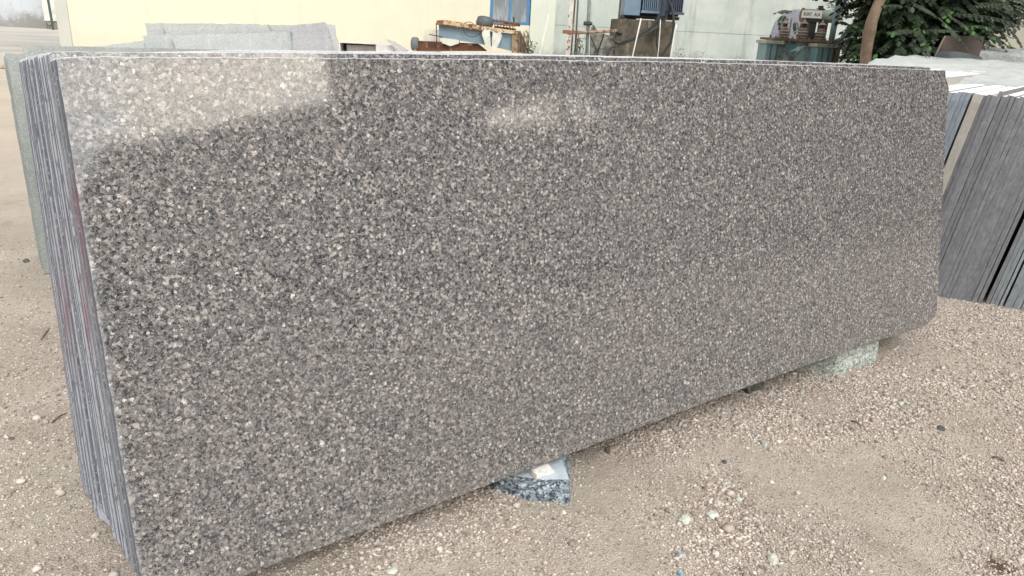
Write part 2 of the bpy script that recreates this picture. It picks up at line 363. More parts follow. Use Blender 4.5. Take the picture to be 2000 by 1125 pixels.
# (corners run counter-clockwise as seen from the front)
o=slab_mesh(front,.018,rs,.02,.0012).build('granite_slab',[GR_FACE,GR_EDGE],loc=tuple(BL),rot=(TH,0,0),bevel=.0016)
tag(o,'big polished speckled granite slab at the front of the leaning stack, chipped upper right corner','granite slab','granite slabs leaning in the long stack')
NS=23; t=.0185
rearslabs=[]
for i in range(NS):
    gap=rs.choice([.004,.005,.006,.008,.011]); t+=gap
    off=-.042*t/.55+rs.uniform(-.0007,.0007)+(rs.choice([0,0,0,.0015])); offb=off-.024*t/.55; ld=.030*t/.55
    top=1.200+t*.155
    if i<2: dz=(-.002,-.004)[i]
    elif i<3: dz=.010
    else: dz=.010+rs.uniform(-.003,.0015)
    bz=t*.19+rs.uniform(-.02,.03) - (.05 if i>14 else 0)
    right=3.413+rs.uniform(-.03,.03)+(0 if i<2 else .02)
    ch=rs.uniform(.0,.03)
    cor=[(offb+.02+ch,bz),(.8,bz+.02),(1.5,bz+.045),(2.5,bz+.06),(right,bz+.055),(right,top+dz-.02),(right-.02,top+dz+rs.uniform(-.003,.003)),(2.3,top+dz+.012),(1.2,top+dz+.011),(.5,top+dz+.004),(.22,top+dz-ld*.35),(off+.008,top+dz-ld),(off,top+dz-.006-ld),(offb,bz+.04+ch)]
    o=slab_mesh(cor,.018,rs,.05,.0008).build('granite_slab',[GR_FACE if i==2 else GR_RAW,GR_EDGE],loc=tuple(BL+Nv*t),rot=(TH,0,0),bevel=.0010)
    lab='%s granite slab counted back from the polished front one in the long leaning stack'%ORD[i] if i<NS-1 else 'hindmost grey granite slab of the long leaning stack, farthest from the polished front face'
    tag(o,lab,'granite slab','granite slabs leaning in the long stack')
    t+=.0182

# A taller pale green pair and short green ones beyond, on the far side of the rack
GREEN=m_slab_plain('green_granite_face',(.33,.37,.37),.25); GREENE=m_slab_edge('green_granite_edge',(.19,.22,.215),(.36,.40,.39),False,(.62,.72,.74))
def lean_slab(x0,x1,yb,h,th,lean,label,mats,group,z0=.03,cham=.02,ch2=.0,amp=.0015):
    r_=random.Random(int(yb*1000)); 
    cor=[(0,0),(x1-x0,0),(x1-x0,h-.02),(x1-x0-.03,h),(cham,h+ch2),(0,h-cham)]
    o=slab_mesh(cor,th,r_,.05,amp).build('granite_slab',mats,loc=(x0,yb,z0),rot=(math.radians(lean),0,0))
    return tag(o,label,'granite slab',group)
GG='green granite slabs behind the long stack'
lean_slab(.125,1.80,3.93,1.160,.02,-4,'pale green granite slab standing tallest just behind the long grey stack, nearer of two',[GREEN,GREENE],GG,.02,.006)
lean_slab(.129,1.72,4.00,1.158,.02,-4,'pale green granite slab standing tall behind the long grey stack, farther of two',[GREEN,GREENE],GG,.02,.006)
for i,(yb,w,h,l) in enumerate([(4.44,'nearest',1.10,.068),(4.53,'second nearest',1.09,.065),(4.60,'middle',1.10,.0625),(4.68,'second farthest',1.095,.061),(4.76,'farthest',1.09,.059)]):
    lean_slab(l,1.3,yb,h,.022 if i%2 else .05,-4,'short green granite slab seen edge-on at far left behind the stack, %s of five'%w,[GREEN,GREENE],GG,.0,.012,.01,.003)

# ------------------------------------------------------------------ stones
def m_rock(name,c,c2,scale=40,sp=.5,topc=None):
    n=NB(name); a=n.noise(scale,6,.7); v=n.vor(scale*3.2); vc=n.sep(v.outputs['Color'])
    col=n.mix(n.smooth(a,.35,.62),c,c2); col=n.mix(n.smooth(vc[0],.6,.9,0,sp),col,tuple(x*.3 for x in c)); col=n.mix(n.smooth(vc[1],.75,.95,0,sp),col,tuple(min(.8,x*1.7) for x in c2))
    if topc:
        nz=n.sep(n.n('ShaderNodeNewGeometry').outputs['True Normal'])[2]; col=n.mix(n.smooth(nz,.7,.9,0,.85),col,topc)
    n.bump(n.noise(scale*2,6,.75),.5,.008)
    return n.out(col,.85)
def block(name,top,bot,zt,zb,mat,label,cat,rough=.006,sub=5,group=None,seed=1):
    """irregular stone block: ground-plan polygon for its top and bottom (world x,y), subdivided and roughened"""
    n=len(top); cx=sum(p[0] for p in bot)/n; cy=sum(p[1] for p in bot)/n; b=MB(); rr=random.Random(seed)
    zts=zt if isinstance(zt,list) else [zt]*n
    vs=[]; rows=sub+1
    P=[]
    for r in range(rows):
        t_=r/sub
        ring=[]
        for i in range(n):
            j=(i+1)%n
            for s_ in range(4):
                q=s_/4
                ax=top[i][0]*(1-q)+top[j][0]*q; ay=top[i][1]*(1-q)+top[j][1]*q; az=zts[i]*(1-q)+zts[j]*q
                bx=bot[i][0]*(1-q)+bot[j][0]*q; by=bot[i][1]*(1-q)+bot[j][1]*q
                x=ax*(1-t_)+bx*t_; y=ay*(1-t_)+by*t_; z=az*(1-t_)+zb*t_
                k=rough*(1.0 if 0<r else .45); nv=noise.noise_vector(Vector((x*37+seed,y*37,z*37)))
                ring.append((x+nv.x*k*2-cx,y+nv.y*k*2-cy,z+nv.z*k*(.4 if r==0 else 1.4)))
        P+=ring
    m=n*4; fs=[tuple(range(m))]
    for r in range(sub):
        for i in range(m): fs.append((r*m+(i+1)%m,r*m+i,(r+1)*m+i,(r+1)*m+(i+1)%m))
    fs.append(tuple(range((rows-1)*m+m-1,(rows-1)*m-1,-1)))
    b.add(P,fs); return tag(b.build(name,mat,loc=(cx,cy,0)),label,cat,group)
a=lambda x,y,z=0: tuple(atz(x,y,z)[:2])
DARKR=m_rock('dark_rough_granite',(.065,.09,.12),(.33,.40,.48),48,.85,(.52,.60,.68))
# support stone below the middle of the front slab
block('support_stone',[a(985,927,.075),a(1060,938,.075),a(1112,938,.075),a(1096,893,.075),(1.52,1.80),(1.22,1.86)],
      [a(960,948),a(1030,972),a(1112,980),a(1116,905),(1.54,1.80),(1.16,1.86)],.077,-.02,DARKR,
      'dark rough block with smooth pale top, carrying a white chip, under the front slab','stone block',.006,6,'support stones under the long stack',3)
CH=m_rock('white_marble',(.62,.63,.62),(.78,.78,.77),60,.2)
block('marble_chip',[a(1032,907,.102),a(1048,924,.102),a(1078,913,.102),a(1066,899,.102)],[a(1029,918,.078),a(1046,938,.078),a(1084,924,.078),a(1066,904,.078)],[.098,.094,.099,.103],.079,CH,
      'small white marble chip lying on the dark support block','stone chip',.0012,2,None,5)
PALER=m_rock('pale_green_granite',(.24,.28,.27),(.50,.56,.54),45,.7)
block('support_stone',[a(1628,732),a(1698,709),a(1709,700),(3.32,1.70),(3.05,1.86),(2.80,1.84)],
      [a(1624,732),a(1700,709),a(1714,698),(3.30,1.70),(3.05,1.86),(2.74,1.80)],[.128,.112,.095,.10,.13,.13],-.02,PALER,
      'pale greenish speckled stone wedge propping the right end of the front slab','stone block',.006,6,'support stones under the long stack',8)
block('support_stone',[(2.36,1.66),(2.43,1.65),(2.45,1.74),(2.35,1.76)],[(2.34,1.64),(2.44,1.64),(2.46,1.76),(2.33,1.78)],.045,-.02,m_rock('dark_stone',(.05,.05,.045),(.12,.12,.11)),
      'small dark stone in the shadow beneath the slab left of the greenish wedge','stone block',.006,4,'support stones under the long stack',12)
block('support_stone',[(.25,1.85),(.50,1.85),(.50,2.2),(.22,2.2)],[(.24,1.82),(.52,1.82),(.52,2.2),(.20,2.2)],.07,-.02,DARKR,'dark granite block hidden in shadow under the left end of the stack','stone block',.005,4,'support stones under the long stack',15)
iv,fi=ico()
def rock(px,py,w,hh,mat,label,cat='stone',seed=0,group='loose stones on the gravel'):
    p=atz(px,py); r_=np.random.default_rng(seed); dist=np.linalg.norm(p-C); s=w/2*dist/F
    me_v=[]; 
    # subdivide the icosahedron once
    vs=[Vector(v) for v in iv]; fs=[]; cache={}
    def mid(i,j):
        k=(min(i,j),max(i,j))
        if k not in cache: cache[k]=len(vs); vs.append(((vs[i]+vs[j])/2).normalized())
        return cache[k]
    for f in fi:
        A,B,D=map(int,f); ab,bd,da=mid(A,B),mid(B,D),mid(D,A); fs+=[(A,ab,da),(ab,B,bd),(da,bd,D),(ab,bd,da)]
    out=[]
    for v in vs:
        k=1+.45*noise.noise(v*1.3+Vector((seed*3.1,0,0)))+.12*noise.noise(v*4+Vector((seed,5,0)))
        out.append((v.x*k*s,v.y*k*s*.8,v.z*k*s*hh))
    o=MB().add(out,fs).build('rock',mat,loc=(p[0],p[1],hgt(p[0],p[1])+s*hh*.45),rot=(0,0,r_.uniform(-1,1)+.3))
    return tag(o,label,cat,group)
PG=m_rock('pale_grey_green_stone',(.46,.49,.45),(.62,.65,.60),25,.25); MG=m_rock('mid_grey_stone',(.25,.27,.28),(.42,.45,.45),30,.4); DG=m_rock('dark_grey_stone',(.06,.065,.07),(.13,.14,.15),30,.4); TN=m_rock('tan_stone',(.24,.20,.16),(.40,.35,.29),30,.3)
for i,(x,y,w_,h_,m,l) in enumerate([
 (1338,1014,26,.5,PG,'flat pale greenish stone in the gravel, left one of the pale pair'),
 (1392,1006,24,.5,PG,'pale jagged stone in the gravel, right one of the pale pair below the photo centre'),
 (1331,1083,20,.7,MG,'rounded grey-green stone near the bottom edge below the pale pair'),
 (1509,1097,24,.7,PG,'pale lumpy stone near the bottom edge, right of the blue scrap'),
 (1375,1034,13,.8,TN,'small tan stone just below the pale pair in the gravel'),
 (1492,867,15,.5,MG,'slim blue-grey stone chip right of the support block on sandy ground'),
 (1415,902,12,.5,DG,'small dark stone chip on the sandy patch below the slab edge'),
 (1414,945,10,.8,MG,'small upright grey stone in gravel left of the sandy patch'),
 (1443,974,14,.6,PG,'small pale stone chip above the pale pair of stones'),
 (1558,963,9,.9,PG,'tiny whitish pebble alone on the bare sandy patch'),
 (1765,782,12,.8,MG,'grey pebble on gravel below and right of the greenish wedge'),
 (1782,792,11,.6,MG,'grey-green pebble just right of another pebble below the greenish wedge'),
 (1566,762,12,.6,MG,'small grey stone chip in front of the slab left of the greenish wedge'),
 (1780,823,11,.7,PG,'pale pebble on the right-hand gravel below two grey ones'),
 (1838,838,16,.4,DG,'dark flat stone among the gravel at right'),
 (1726,932,11,.6,PG,'whitish chip at the right edge of the bare sandy patch'),
 (1195,878,26,.7,TN,'tan stone touching the slab edge right of the dark support block'),
 (1100,998,12,.7,PG,'pale pebble just below the dark support block'),
 (1058,996,12,.6,MG,'grey pebble below and left of the dark support block'),
 (766,1112,22,.4,PG,'pale flat chip at the bottom edge under the middle of the slab'),
 (51,511,10,.8,DG,'dark pebble on the sand left of the stack'),
 (8,134,12,.7,TN,'tan lump on the yard far left beside the stack'),
 (108,758,10,.6,TN,'tan pebble on the sand close to the stack at left'),
 (22,857,9,.6,DG,'dark pebble on the sand at the left edge of the photo'),
 ]): rock(x,y,w_,h_,m,l,seed=i+1)
def twig(p0,p1,r,label):
    A=atz(*p0); B=atz(*p1); mid=(A+B)/2+np.array([.004,.006,0]); z=hgt(A[0],A[1])+r*1.5
    MBx=MB().tube([(0,0,0),tuple((mid-A)+[0,0,.004]),tuple(B-A)],[r,r*.9,r*.5],6)
    tag(MBx.build('twig',m_twig,loc=(A[0],A[1],z),smooth=True),label,'twig','twigs on the ground')
m_twig=m_paint('dry_twig',(.16,.12,.09),(.07,.05,.04),.9,scale=60)
twig((1663,823),(1682,832),.0035,'dark dry twig on the gravel under the slab at right')
twig((102,826),(130,808),.003,'pale dry twig on the sand left of the stack, nearer one')
twig((80,662),(96,640),.003,'dry twig on the sand left of the stack, farther one')
twig((1940,890),(1962,897),.004,'short dark twig half buried in gravel near the right edge')
p=atz(1333,1122)
tag(MB().prism([(0,0),(.012,.001),(.014,.008),(.004,.011)],0,.002).build('plastic_scrap',m_paint('blue_plastic',(.05,.42,.75),rough=.4),loc=(p[0]-.006,p[1],hgt(p[0],p[1])+.006),rot=(math.radians(-70),0,.6)),'tiny scrap of bright blue plastic on the gravel at the bottom edge','scrap')

# ------------------------------------------------------------------ right-hand stacks seen end-on
sv=np.array([.5,-.866,0]); sv/=np.linalg.norm(sv); dv=np.array([.96,.28,0]); dv/=np.linalg.norm(dv)
P0=np.array([4.374,1.913,0])
dv_rot=math.atan2(dv[1],dv[0])
WT=(.80,.80,.81)
def m_end(name,c0,c1,top=WT,vs=8):
    n=NB(name); so_=n.shifted(); st=n.noise(1,6,.75,n.mapping(so_,(60,60,26))); sp=n.noise(130,5,.75,so_)
    c=n.mix(n.smooth(st,.3,.7),c0,c1); c=n.mix(n.smooth(sp,.58,.72,0,.7),c,tuple(x*.45 for x in c0)); c=n.mix(n.smooth(sp,.28,.4,.35,0),c,tuple(min(.8,x*1.4) for x in c1))
    c=n.mix(n.math('MULTIPLY',n.objrnd(),.45),c,tuple(x*.72 for x in c0))
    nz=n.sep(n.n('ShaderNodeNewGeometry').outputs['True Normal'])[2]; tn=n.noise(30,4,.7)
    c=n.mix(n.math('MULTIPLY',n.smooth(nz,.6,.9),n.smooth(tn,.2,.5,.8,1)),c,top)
    n.bump(n.noise(160,5,.7,so_),.6,.003)
    return n.out(c,.9,0,.3)
END_D=m_end('dark_slab_end',(.18,.188,.213),(.30,.312,.345)); END_B=m_end('bluish_slab_end',(.24,.28,.34),(.34,.39,.46)); END_W=m_end('beige_slab_end',(.42,.40,.38),(.54,.52,.49)); END_T=m_end('teal_slab_end',(.23,.27,.31),(.38,.42,.46))
rr=random.Random(21)
def end_slab(s_top,h,th,mat,label,grp,lean=7.5,length=2.6,cat='granite slab',pos=None):
    """slab whose short sawn end faces the viewer; local x=along, y=-s, z=up; leans so its top goes toward +s"""
    L=math.radians(lean+rr.uniform(-.15,.15)); sb=s_top-h*math.sin(L); j=rr.uniform(-.006,.006)
    pts=[]; k=46
    # end outline as a strip with broken edges
    b=MB(); seed=rr.random()*50; nz=28
    rows=[]
    for i in range(nz+1):
        z=h*i/nz; w0=.0012*noise.noise(Vector((seed,z*40,0))); w1=.0012*noise.noise(Vector((seed,z*40,9))); dx=.004*noise.noise(Vector((seed,z*14,4)))
        if i==nz: dx+=.006
        rows.append([(dx,-th/2+w0,z),(dx,th/2+w1,z)])
    vs=[]; 
    tj=[rr.uniform(-.005,.005) for _ in range(2)]
    for r_ in rows: vs+=r_
    base=len(vs); 
    for i,r_ in enumerate(rows): vs+=[(length,-th/2,h*i/nz),(length,th/2,h*i/nz)]
    fs=[]
    for i in range(nz):
        a_,b_,c_,d_=2*i,2*i+1,2*i+2,2*i+3
        fs.append((b_,a_,c_,d_)); fs.append((a_,base+a_,base+c_,c_)); fs.append((b_,d_,base+d_,base+b_)); fs.append((base+a_,base+b_,base+d_,base+c_))
    fs.append((2*nz,base+2*nz,base+2*nz+1,2*nz+1)); fs.append((0,1,base+1,base+0))
    b.add(vs,fs)
    p=P0+sv*sb-np.array([dv[0],dv[1],0])*j
    yaxis=np.array([-dv[1],dv[0],0])
    # lean: rotate about local x so that local z tips toward -y (towards the viewer side, +s)
    o=b.build('stone_slab',mat,loc=(p[0],p[1],-.012),rot=(L,0,dv_rot))
    return tag(o,label,cat,grp)
GRS='slabs in the end-on stacks at right'
cnt=0
s=-.70; names='hindmost,second hindmost,third hindmost,fourth hindmost,fifth hindmost,sixth hindmost,seventh hindmost,eighth hindmost,ninth hindmost,tenth hindmost,eleventh hindmost'.split(',')
i=0
while s<-.34:
    end_slab(s,1.215+.004*rr.random(),.03,END_W,'white-topped slab in the raised row behind the end-on bluish slabs, %s'%names[i],GRS); s+=.0345; i+=1
s=-.343; NB_=12
for i in range(NB_):
    end_slab(s,1.16+rr.uniform(-.005,.005),.0190,END_B,'bluish grey slab end, %s to the left of the beige one at right'%('first second third fourth fifth sixth seventh eighth ninth tenth eleventh twelfth'.split()[NB_-1-i]),GRS); s+=.0212
s=-.066
end_slab(s+.001,1.158,.046,END_W,'thick pale beige slab end standing between bluish and dark slabs at right',GRS)
s=-.040; ND=18
DN='first second third fourth fifth sixth seventh eighth ninth tenth eleventh twelfth thirteenth fourteenth fifteenth sixteenth seventeenth eighteenth nineteenth twentieth'.split()
for i in range(ND):
    h=1.158+rr.uniform(-.006,.006)+(.02 if i==3 else 0)
    tk=rr.choice([.017,.019,.021,.026]); end_slab(s+tk/2,h,tk-.0004,END_D,'dark purplish grey slab end, %s to the right of the beige one'%DN[i],GRS); s+=tk+rr.choice([.0003,.0008,.0014,.0022])
s+=.030
for i in range(14):
    end_slab(s,1.15+rr.uniform(-.008,.008),.0185 if i!=3 else .014,END_T if i else END_D,'blue-grey slab end at the right edge, %s past the dark gap'%DN[i],GRS,lean=7.5-.12*min(i,4)); s+=.0196 if i!=3 else .024

# ------------------------------------------------------------------ yard: background buildings and walls (yard frame)
def m_wall(name,c,c2,stain,amt=.5,low_=.75):
    n=NB(name); a=n.noise(1.1,6,.62); col=n.mix(n.smooth(a,.35,.65),c2,c)
    st=n.noise(1,6,.7,n.mapping(n.obj,(3.5,3.5,.35))); col=n.mix(n.smooth(st,.50,.78,0,amt),col,stain)
    st2=n.noise(1,6,.75,n.mapping(n.obj,(22,22,1.6),(3,3,3))); col=n.mix(n.smooth(st2,.6,.8,0,amt),col,tuple(x*.6 for x in stain))
    z=n.sep()[2]; low=n.math('ADD',z,n.math('MULTIPLY',n.noise(3,6,.7),1.0)); col=n.mix(n.smooth(low,.85,1.45,low_,0),col,tuple(x*.55 for x in stain))
    n.bump(n.noise(12,6,.7),.2,.02)
    return n.out(col,.9,0,.3)
CREAM=m_wall('cream_wall_paint',(.67,.63,.51),(.63,.60,.50),(.42,.40,.33),.22,.12)
BW=m_wall('weathered_white_wall',(.50,.55,.54),(.41,.46,.45),(.20,.22,.20),.75)
BW2=m_wall('aged_beige_wall',(.46,.45,.40),(.38,.37,.33),(.30,.29,.26),.6)
PIL=m_wall('pale_pilaster',(.60,.64,.58),(.56,.60,.54),(.40,.46,.40),.25)
GREYP=m_paint('grey_plaster',(.48,.49,.46),(.44,.45,.42),.85,scale=1.5,bump=.08)
V0=21.0
uL=bg(108,0,V0)[0]-.02; uM=bg(130,0,V0)[0]; uC=bg(1034,40,V0)[0]; uP=bg(1083,50,V0)[0]
wL,zb=bg(956,46,V0)
bu=empty('cream_building',W(uL,V0),YROT)
tag(bu,'long cream painted building with a blue framed window behind the slab yard','building')
H=5.2
u0=uL
def WB(b,name,mat,par,**k): return b.build(name,mat,par,**k)
b=MB(); wr=uC-u0; wl=wL-u0; zs=zb
b.box(uM-u0,wl,0,.25,0,H); b.box(wl,wr+.02,0,.25,0,zs); b.box(wl,wr+.02,0,.25,zs+1.35,H); b.box(uM-u0,uP-u0,.27,7,0,H-.02)
WB(b,'wall',CREAM,bu)
WB(MB().box(-.0,uM-u0-.003,-.04,.3,0,H),'corner_pillar',GREYP,bu)
WB(MB().box(wr+.023,uP-u0,-.03,.27,0,H),'pilaster',PIL,bu)
WB(MB().box(-.3,uP-u0+.3,-.4,7.4,H,H+.15),'roof',GREYP,bu)
BLUE=m_paint('blue_window_paint',(.06,.22,.45),(.05,.17,.36),.5,scale=4)
GLS=NB('dusty_glass'); GL=GLS.out(GLS.mix(GLS.smooth(GLS.noise(1,5,.65,GLS.mapping(GLS.obj,(10,10,1.4))),.42,.72),(.17,.20,.23),(.38,.42,.44)),.35)
wf=WB(MB().box(wl,wl+.075,.02,.10,zs,zs+1.35).box(wr-.075,wr,.02,.10,zs,zs+1.35).box(wl+.075,wr-.075,.02,.10,zs,zs+.075).box(wl+.075,wr-.075,.02,.10,zs+1.275,zs+1.35),'window',BLUE,bu)
mu=wl+(wr-wl)*.50
WB(MB().box(mu-.03,mu+.03,.025,.095,zs+.075,zs+1.275),'mullion',BLUE,wf)
WB(MB().box(wl+.075,mu-.03,.05,.06,zs+.075,zs+1.275),'pane',GL,wf); WB(MB().box(mu+.03,wr-.075,.05,.06,zs+.075,zs+1.275),'pane',GL,wf)
# boundary wall
uR=bg(2120,40,V0)[0]; zg=bg(1320,61,V0+.4)[1]
bw=empty('boundary_wall',W(uP,V0+.4),YROT); tag(bw,'tall weathered off-white boundary wall with rain streaks and a horizontal groove, behind the transformers','wall')
uB=bg(1780,40,V0+.4)[0]
WB(MB().box(0,uB-uP,0,.25,0,zg-.01).box(0,uB-uP,.012,.25,zg-.01,zg+.012).box(0,uB-uP,0,.25,zg+.012,3.6),'wall',BW,bw)
bw2=MB().box(0,12,0,.25,0,3.6).build('boundary_wall',BW2,loc=W(uB+.003,V0+.4),rot=YROT); tag(bw2,'beige stained plaster wall beyond the leafy branches at top right','wall')
# far stained wall, gate pier
n=NB('stained_whitewash'); a_=n.noise(1.3,6,.7); z=n.sep()[2]
c=n.mix(n.smooth(n.noise(1,6,.7,n.mapping(n.obj,(1.2,1.2,.2))),.45,.72,0,.35),(.47,.51,.56),(.26,.30,.36))
low=n.math('ADD',z,n.math('MULTIPLY',a_,2.6)); c=n.mix(n.smooth(low,1.5,2.3,.9,0),c,(.22,.215,.21)); c=n.mix(n.smooth(n.noise(1,4,.7,n.mapping(n.obj,(5,5,.5))),.66,.74,0,.8),c,(.10,.13,.18))
n.bump(a_,.2,.02); STW=n.out(c,.9)
gp=atz(40,53); fv=float(gp@e2); fu=float(gp@e1)
ue=bg(86,20,fv)[0]
tag(MB().box(-14,0,0,.3,0,4.5).build('compound_wall',STW,loc=W(ue,fv),rot=YROT),'far whitewashed wall with black and grey damp stains at the top left','wall')
pu0,_=bg(84,20,fv-.6); pu1,_=bg(108,20,fv-.6)
pr=empty('gate_pier',W(pu0,fv-.6),YROT); tag(pr,'white gate pier with a crumbled dark base beside the far stained wall','pier')
WPt=m_paint('white_pier',(.68,.70,.67),rough=.8,scale=2); DBS=m_rock('crumbled_base',(.07,.06,.055),(.25,.23,.2),4,.5)
zz=bg(100,41,fv-.6)[1]
WB(MB().box(0,pu1-pu0,0,.5,zz,4.6),'shaft',WPt,pr); WB(MB().box(.05,pu1-pu0+.05,.04,.5,0,zz),'base',DBS,pr)
gu=bg(107,20,fv-1.5)[0]
go=MB().tube([(0,0,0.9),(-.04,0,1.6),(-.02,0,4.6)],.06,8).build('gate_post',m_paint('dark_green_metal',(.05,.08,.075)),loc=W(gu-.22,fv-1.5),rot=YROT); 
go.location.z=-.0; 
me=go.data
for v in me.vertices:
    if v.co.z<1: v.co.z=0
tag(go,'dark green metal post between the white pier and the cream building','post')

# ------------------------------------------------------------------ piles of slabs against the cream building
def poly(name,pix,v,th,mat,label,cat,group=None,ground=True,lean=0,mside=None,amp=.0):
    """stone sheet with the outline given at its own distance v; bottom corners dropped to the ground"""
    pts=[bg(x,y,v) for x,y in pix]
    u_0=min(p[0] for p in pts); 
    if ground: pts=[(p[0],p[1]) for p in pts]+[(pts[-1][0],0.0),(pts[0][0],0.0)]
    pts=[(p[0]-u_0,p[1]) for p in pts][::-1]
    r_=random.Random(len(label)); q=[]
    for i,p in enumerate(pts):
        q2=pts[(i+1)%len(pts)]
        if math.dist(p,q2)<1e-6: continue
        q+=jag(p,q2,.12,amp,r_) if amp else [p]
    mats=[mat,mside] if mside else mat
    o=MB().prism(q,0,th,0,1 if mside else None).build(name,mats,loc=W(u_0,v),rot=(0,0,YROT))
    return tag(o,label,cat,group)
# outlines run left to right along the top
SL1=m_slab_plain('pale_grey_slab',(.46,.48,.50),.12,.5,60); SL2=m_slab_plain('bluish_slab',(.42,.47,.49),.12,.55,60); BRE=m_rock('brown_broken_edge',(.18,.14,.10),(.40,.34,.26),10,.5); SL3=m_slab_plain('lilac_grey_slab',(.38,.40,.44),.12,.55,60)
PG_='offcut slabs against the cream building'
poly('stone_slab',[(290,85),(283,45),(300,46),(400,46),(520,48),(563,49),(575,70)],15.4,.07,SL1,'large pale grey offcut slab with a broken brown top edge against the cream building','stone slab',PG_,mside=BRE,amp=.012)
poly('stone_slab',[(331,85),(318,47),(522,49),(532,66),(540,90)],15.28,.05,SL1,'pale grey offcut with a slanted right end in front of the brown-edged slab','stone slab',PG_,mside=BRE,amp=.006)
poly('stone_slab',[(256,100),(258,82),(281,79),(279,70),(330,67),(400,64),(560,61),(640,61),(650,100)],15.1,.05,SL2,'long low bluish slab leaning in front of the pale grey offcuts','stone slab',PG_,amp=.012)
poly('stone_slab',[(345,100),(334,70),(400,67),(545,63),(600,62),(606,100)],14.95,.04,SL2,'bluish slab with a chalky splash, foremost in the offcut pile','stone slab',PG_,amp=.008)
poly('stone_slab',[(571,66),(564,50),(590,47),(634,43),(640,60),(650,100)],14.85,.03,SL3,'upright bluish slab with a raised right end in the offcut pile','stone slab',PG_,amp=.008)
poly('stone_slab',[(640,60),(637,46),(654,49),(656,70),(666,100)],14.9,.03,SL1,'narrow lilac grey offcut at the right end of the offcut pile','stone slab',PG_,amp=.008)
poly('stone_slab',[(100,100),(235,85),(262,84),(281,84),(283,100)],14.6,.03,SL2,'low broken slab at the left foot of the offcut pile','stone slab',PG_,amp=.01)

# ------------------------------------------------------------------ metal trough and old machine
RUST=(.20,.075,.03)
vT=14; 
def P(x,y,v,u_0,dv_=0): u,z=bg(x,y,v); return (u-u_0,dv_,z)
WMET=m_paint('white_sheet_metal',(.72,.73,.72),rough=.5,rust=(.15,.07,.05),rs=(.66,.72),scale=5); DKM=m_paint('dark_steel',(.03,.03,.03),rough=.6); GRM=m_paint('grey_steel_slats',(.30,.29,.27),rough=.6)
u_0=bg(662,90,vT)[0]; tr=empty('metal_cabinet',W(u_0,vT),YROT); tag(tr,'low rusty white metal cabinet lying open, right of the offcut pile','cabinet')
x1,z1=bg(770,83,vT); x1-=u_0; xm=bg(734,83,vT)[0]-u_0; zt=bg(700,83,vT)[1]; zl=bg(700,97,vT)[1]
WB(MB().box(0,xm,0,.5,zt-.02,zt).box(0,xm,.48,.5,0,zt-.02).box(0,.02,0,.48,0,zt-.02),'shell',WMET,tr)
WB(MB().box(.02,.16,.3,.47,0,zt-.05),'dark_inside',DKM,tr)
s_=MB()
for k in range(8): s_.box(.12,xm-.02,.10+.04*k,.12+.04*k,0,zt-.05-.03*(k%2)-.02*k/4)
WB(s_,'slats',GRM,tr); WB(MB().box(xm,x1,0,.3,0,zt-.015),'end_plate',WMET,tr)
poly('stone_slab',[(775,97),(752,76),(770,81),(798,98)],13.9,.03,SL1,'small thin pale slab leaning right of the white metal cabinet','stone slab',PG_)
# white sack behind the machine and the machine itself
vM=13.0
mu0=bg(802,90,vM)[0]
mc=empty('old_hoist_machine',W(mu0,vM),YROT); tag(mc,'rusting blue-grey machine frame with a wrapped motor on top, below the blue framed window','machine')
q=lambda x,y,d=0: P(x,y,vM,mu0,d)
def zprism(pix,d0,d1,dz=0):
    pts=[(q(x,y)[0],q(x,y)[2]) for x,y in pix][::-1]; return MB().prism(pts,d0,d1)
BGM=m_paint('blue_grey_machine_paint',(.21,.30,.38),(.16,.24,.31),.5,rust=RUST,rs=(.62,.7),scale=3,streak=.3); TOPR=m_paint('rusty_cream_flange',(.62,.50,.34),(.5,.36,.2),.8,rust=(.26,.10,.04),rs=(.48,.62),scale=6)
RSTM=m_paint('brown_rusted_steel',(.14,.06,.035),(.06,.03,.02),.9,rust=(.45,.38,.30),rs=(.56,.64),scale=6); WPL=m_paint('off_white_plate',(.66,.68,.64),rough=.5,rust=RUST,rs=(.66,.74),scale=4,streak=.3)
WB(zprism([(857,45),(945,60),(1000,66),(1000,100),(950,88),(908,81),(876,76),(857,74)],.0,.30),'beam_body',BGM,mc)
WB(zprism([(853,40),(870,39),(890,42),(950,52),(1010,61),(1010,66),(950,59),(853,46)],-.08,.38),'top_flange',TOPR,mc)
WB(zprism([(853,45.5),(950,59.3),(950,61.5),(853,48)],-.085,.385),'flange_shadow_strip',RSTM,mc)
WB(zprism([(808,80),(850,82),(932,86),(950,100),(808,100)],.05,.35),'lower_beam',RSTM,mc)
wh=MB(); cx_,_,cz_=q(808,86); 
prof=[(.055,0),(.085,.01),(.095,.03),(.095,.09),(.085,.11),(.055,.12)]
ww=[]; nn_=20
for r_,yy in prof:
    for k in range(nn_): an=2*math.pi*k/nn_; ww.append((cx_+yy*1.1-.06,.02+r_*1.15*math.cos(an)+.1,cz_-.0+r_*1.15*math.sin(an)))
wh.add(ww,[(i*nn_+k,i*nn_+(k+1)%nn_,(i+1)*nn_+(k+1)%nn_,(i+1)*nn_+k) for i in range(5) for k in range(nn_)]+[tuple(range(nn_)),tuple(range(5*nn_,6*nn_))])
WB(wh,'wheel',m_paint('grey_rubber',(.16,.19,.21),rough=.8),mc,smooth=True)
WB(zprism([(942,57),(957,59),(959,92),(955,95),(950,92),(942,68)],-.11,-.086),'bracket',WPL,mc)
WB(zprism([(963,60),(978,63),(981,70),(973,90),(962,100),(961,80)],-.11,-.086),'bracket',WPL,mc)
WB(zprism([(866,74),(897,78),(896,85),(880,90),(863,84)],-.02,.2),'hopper',WPL,mc)
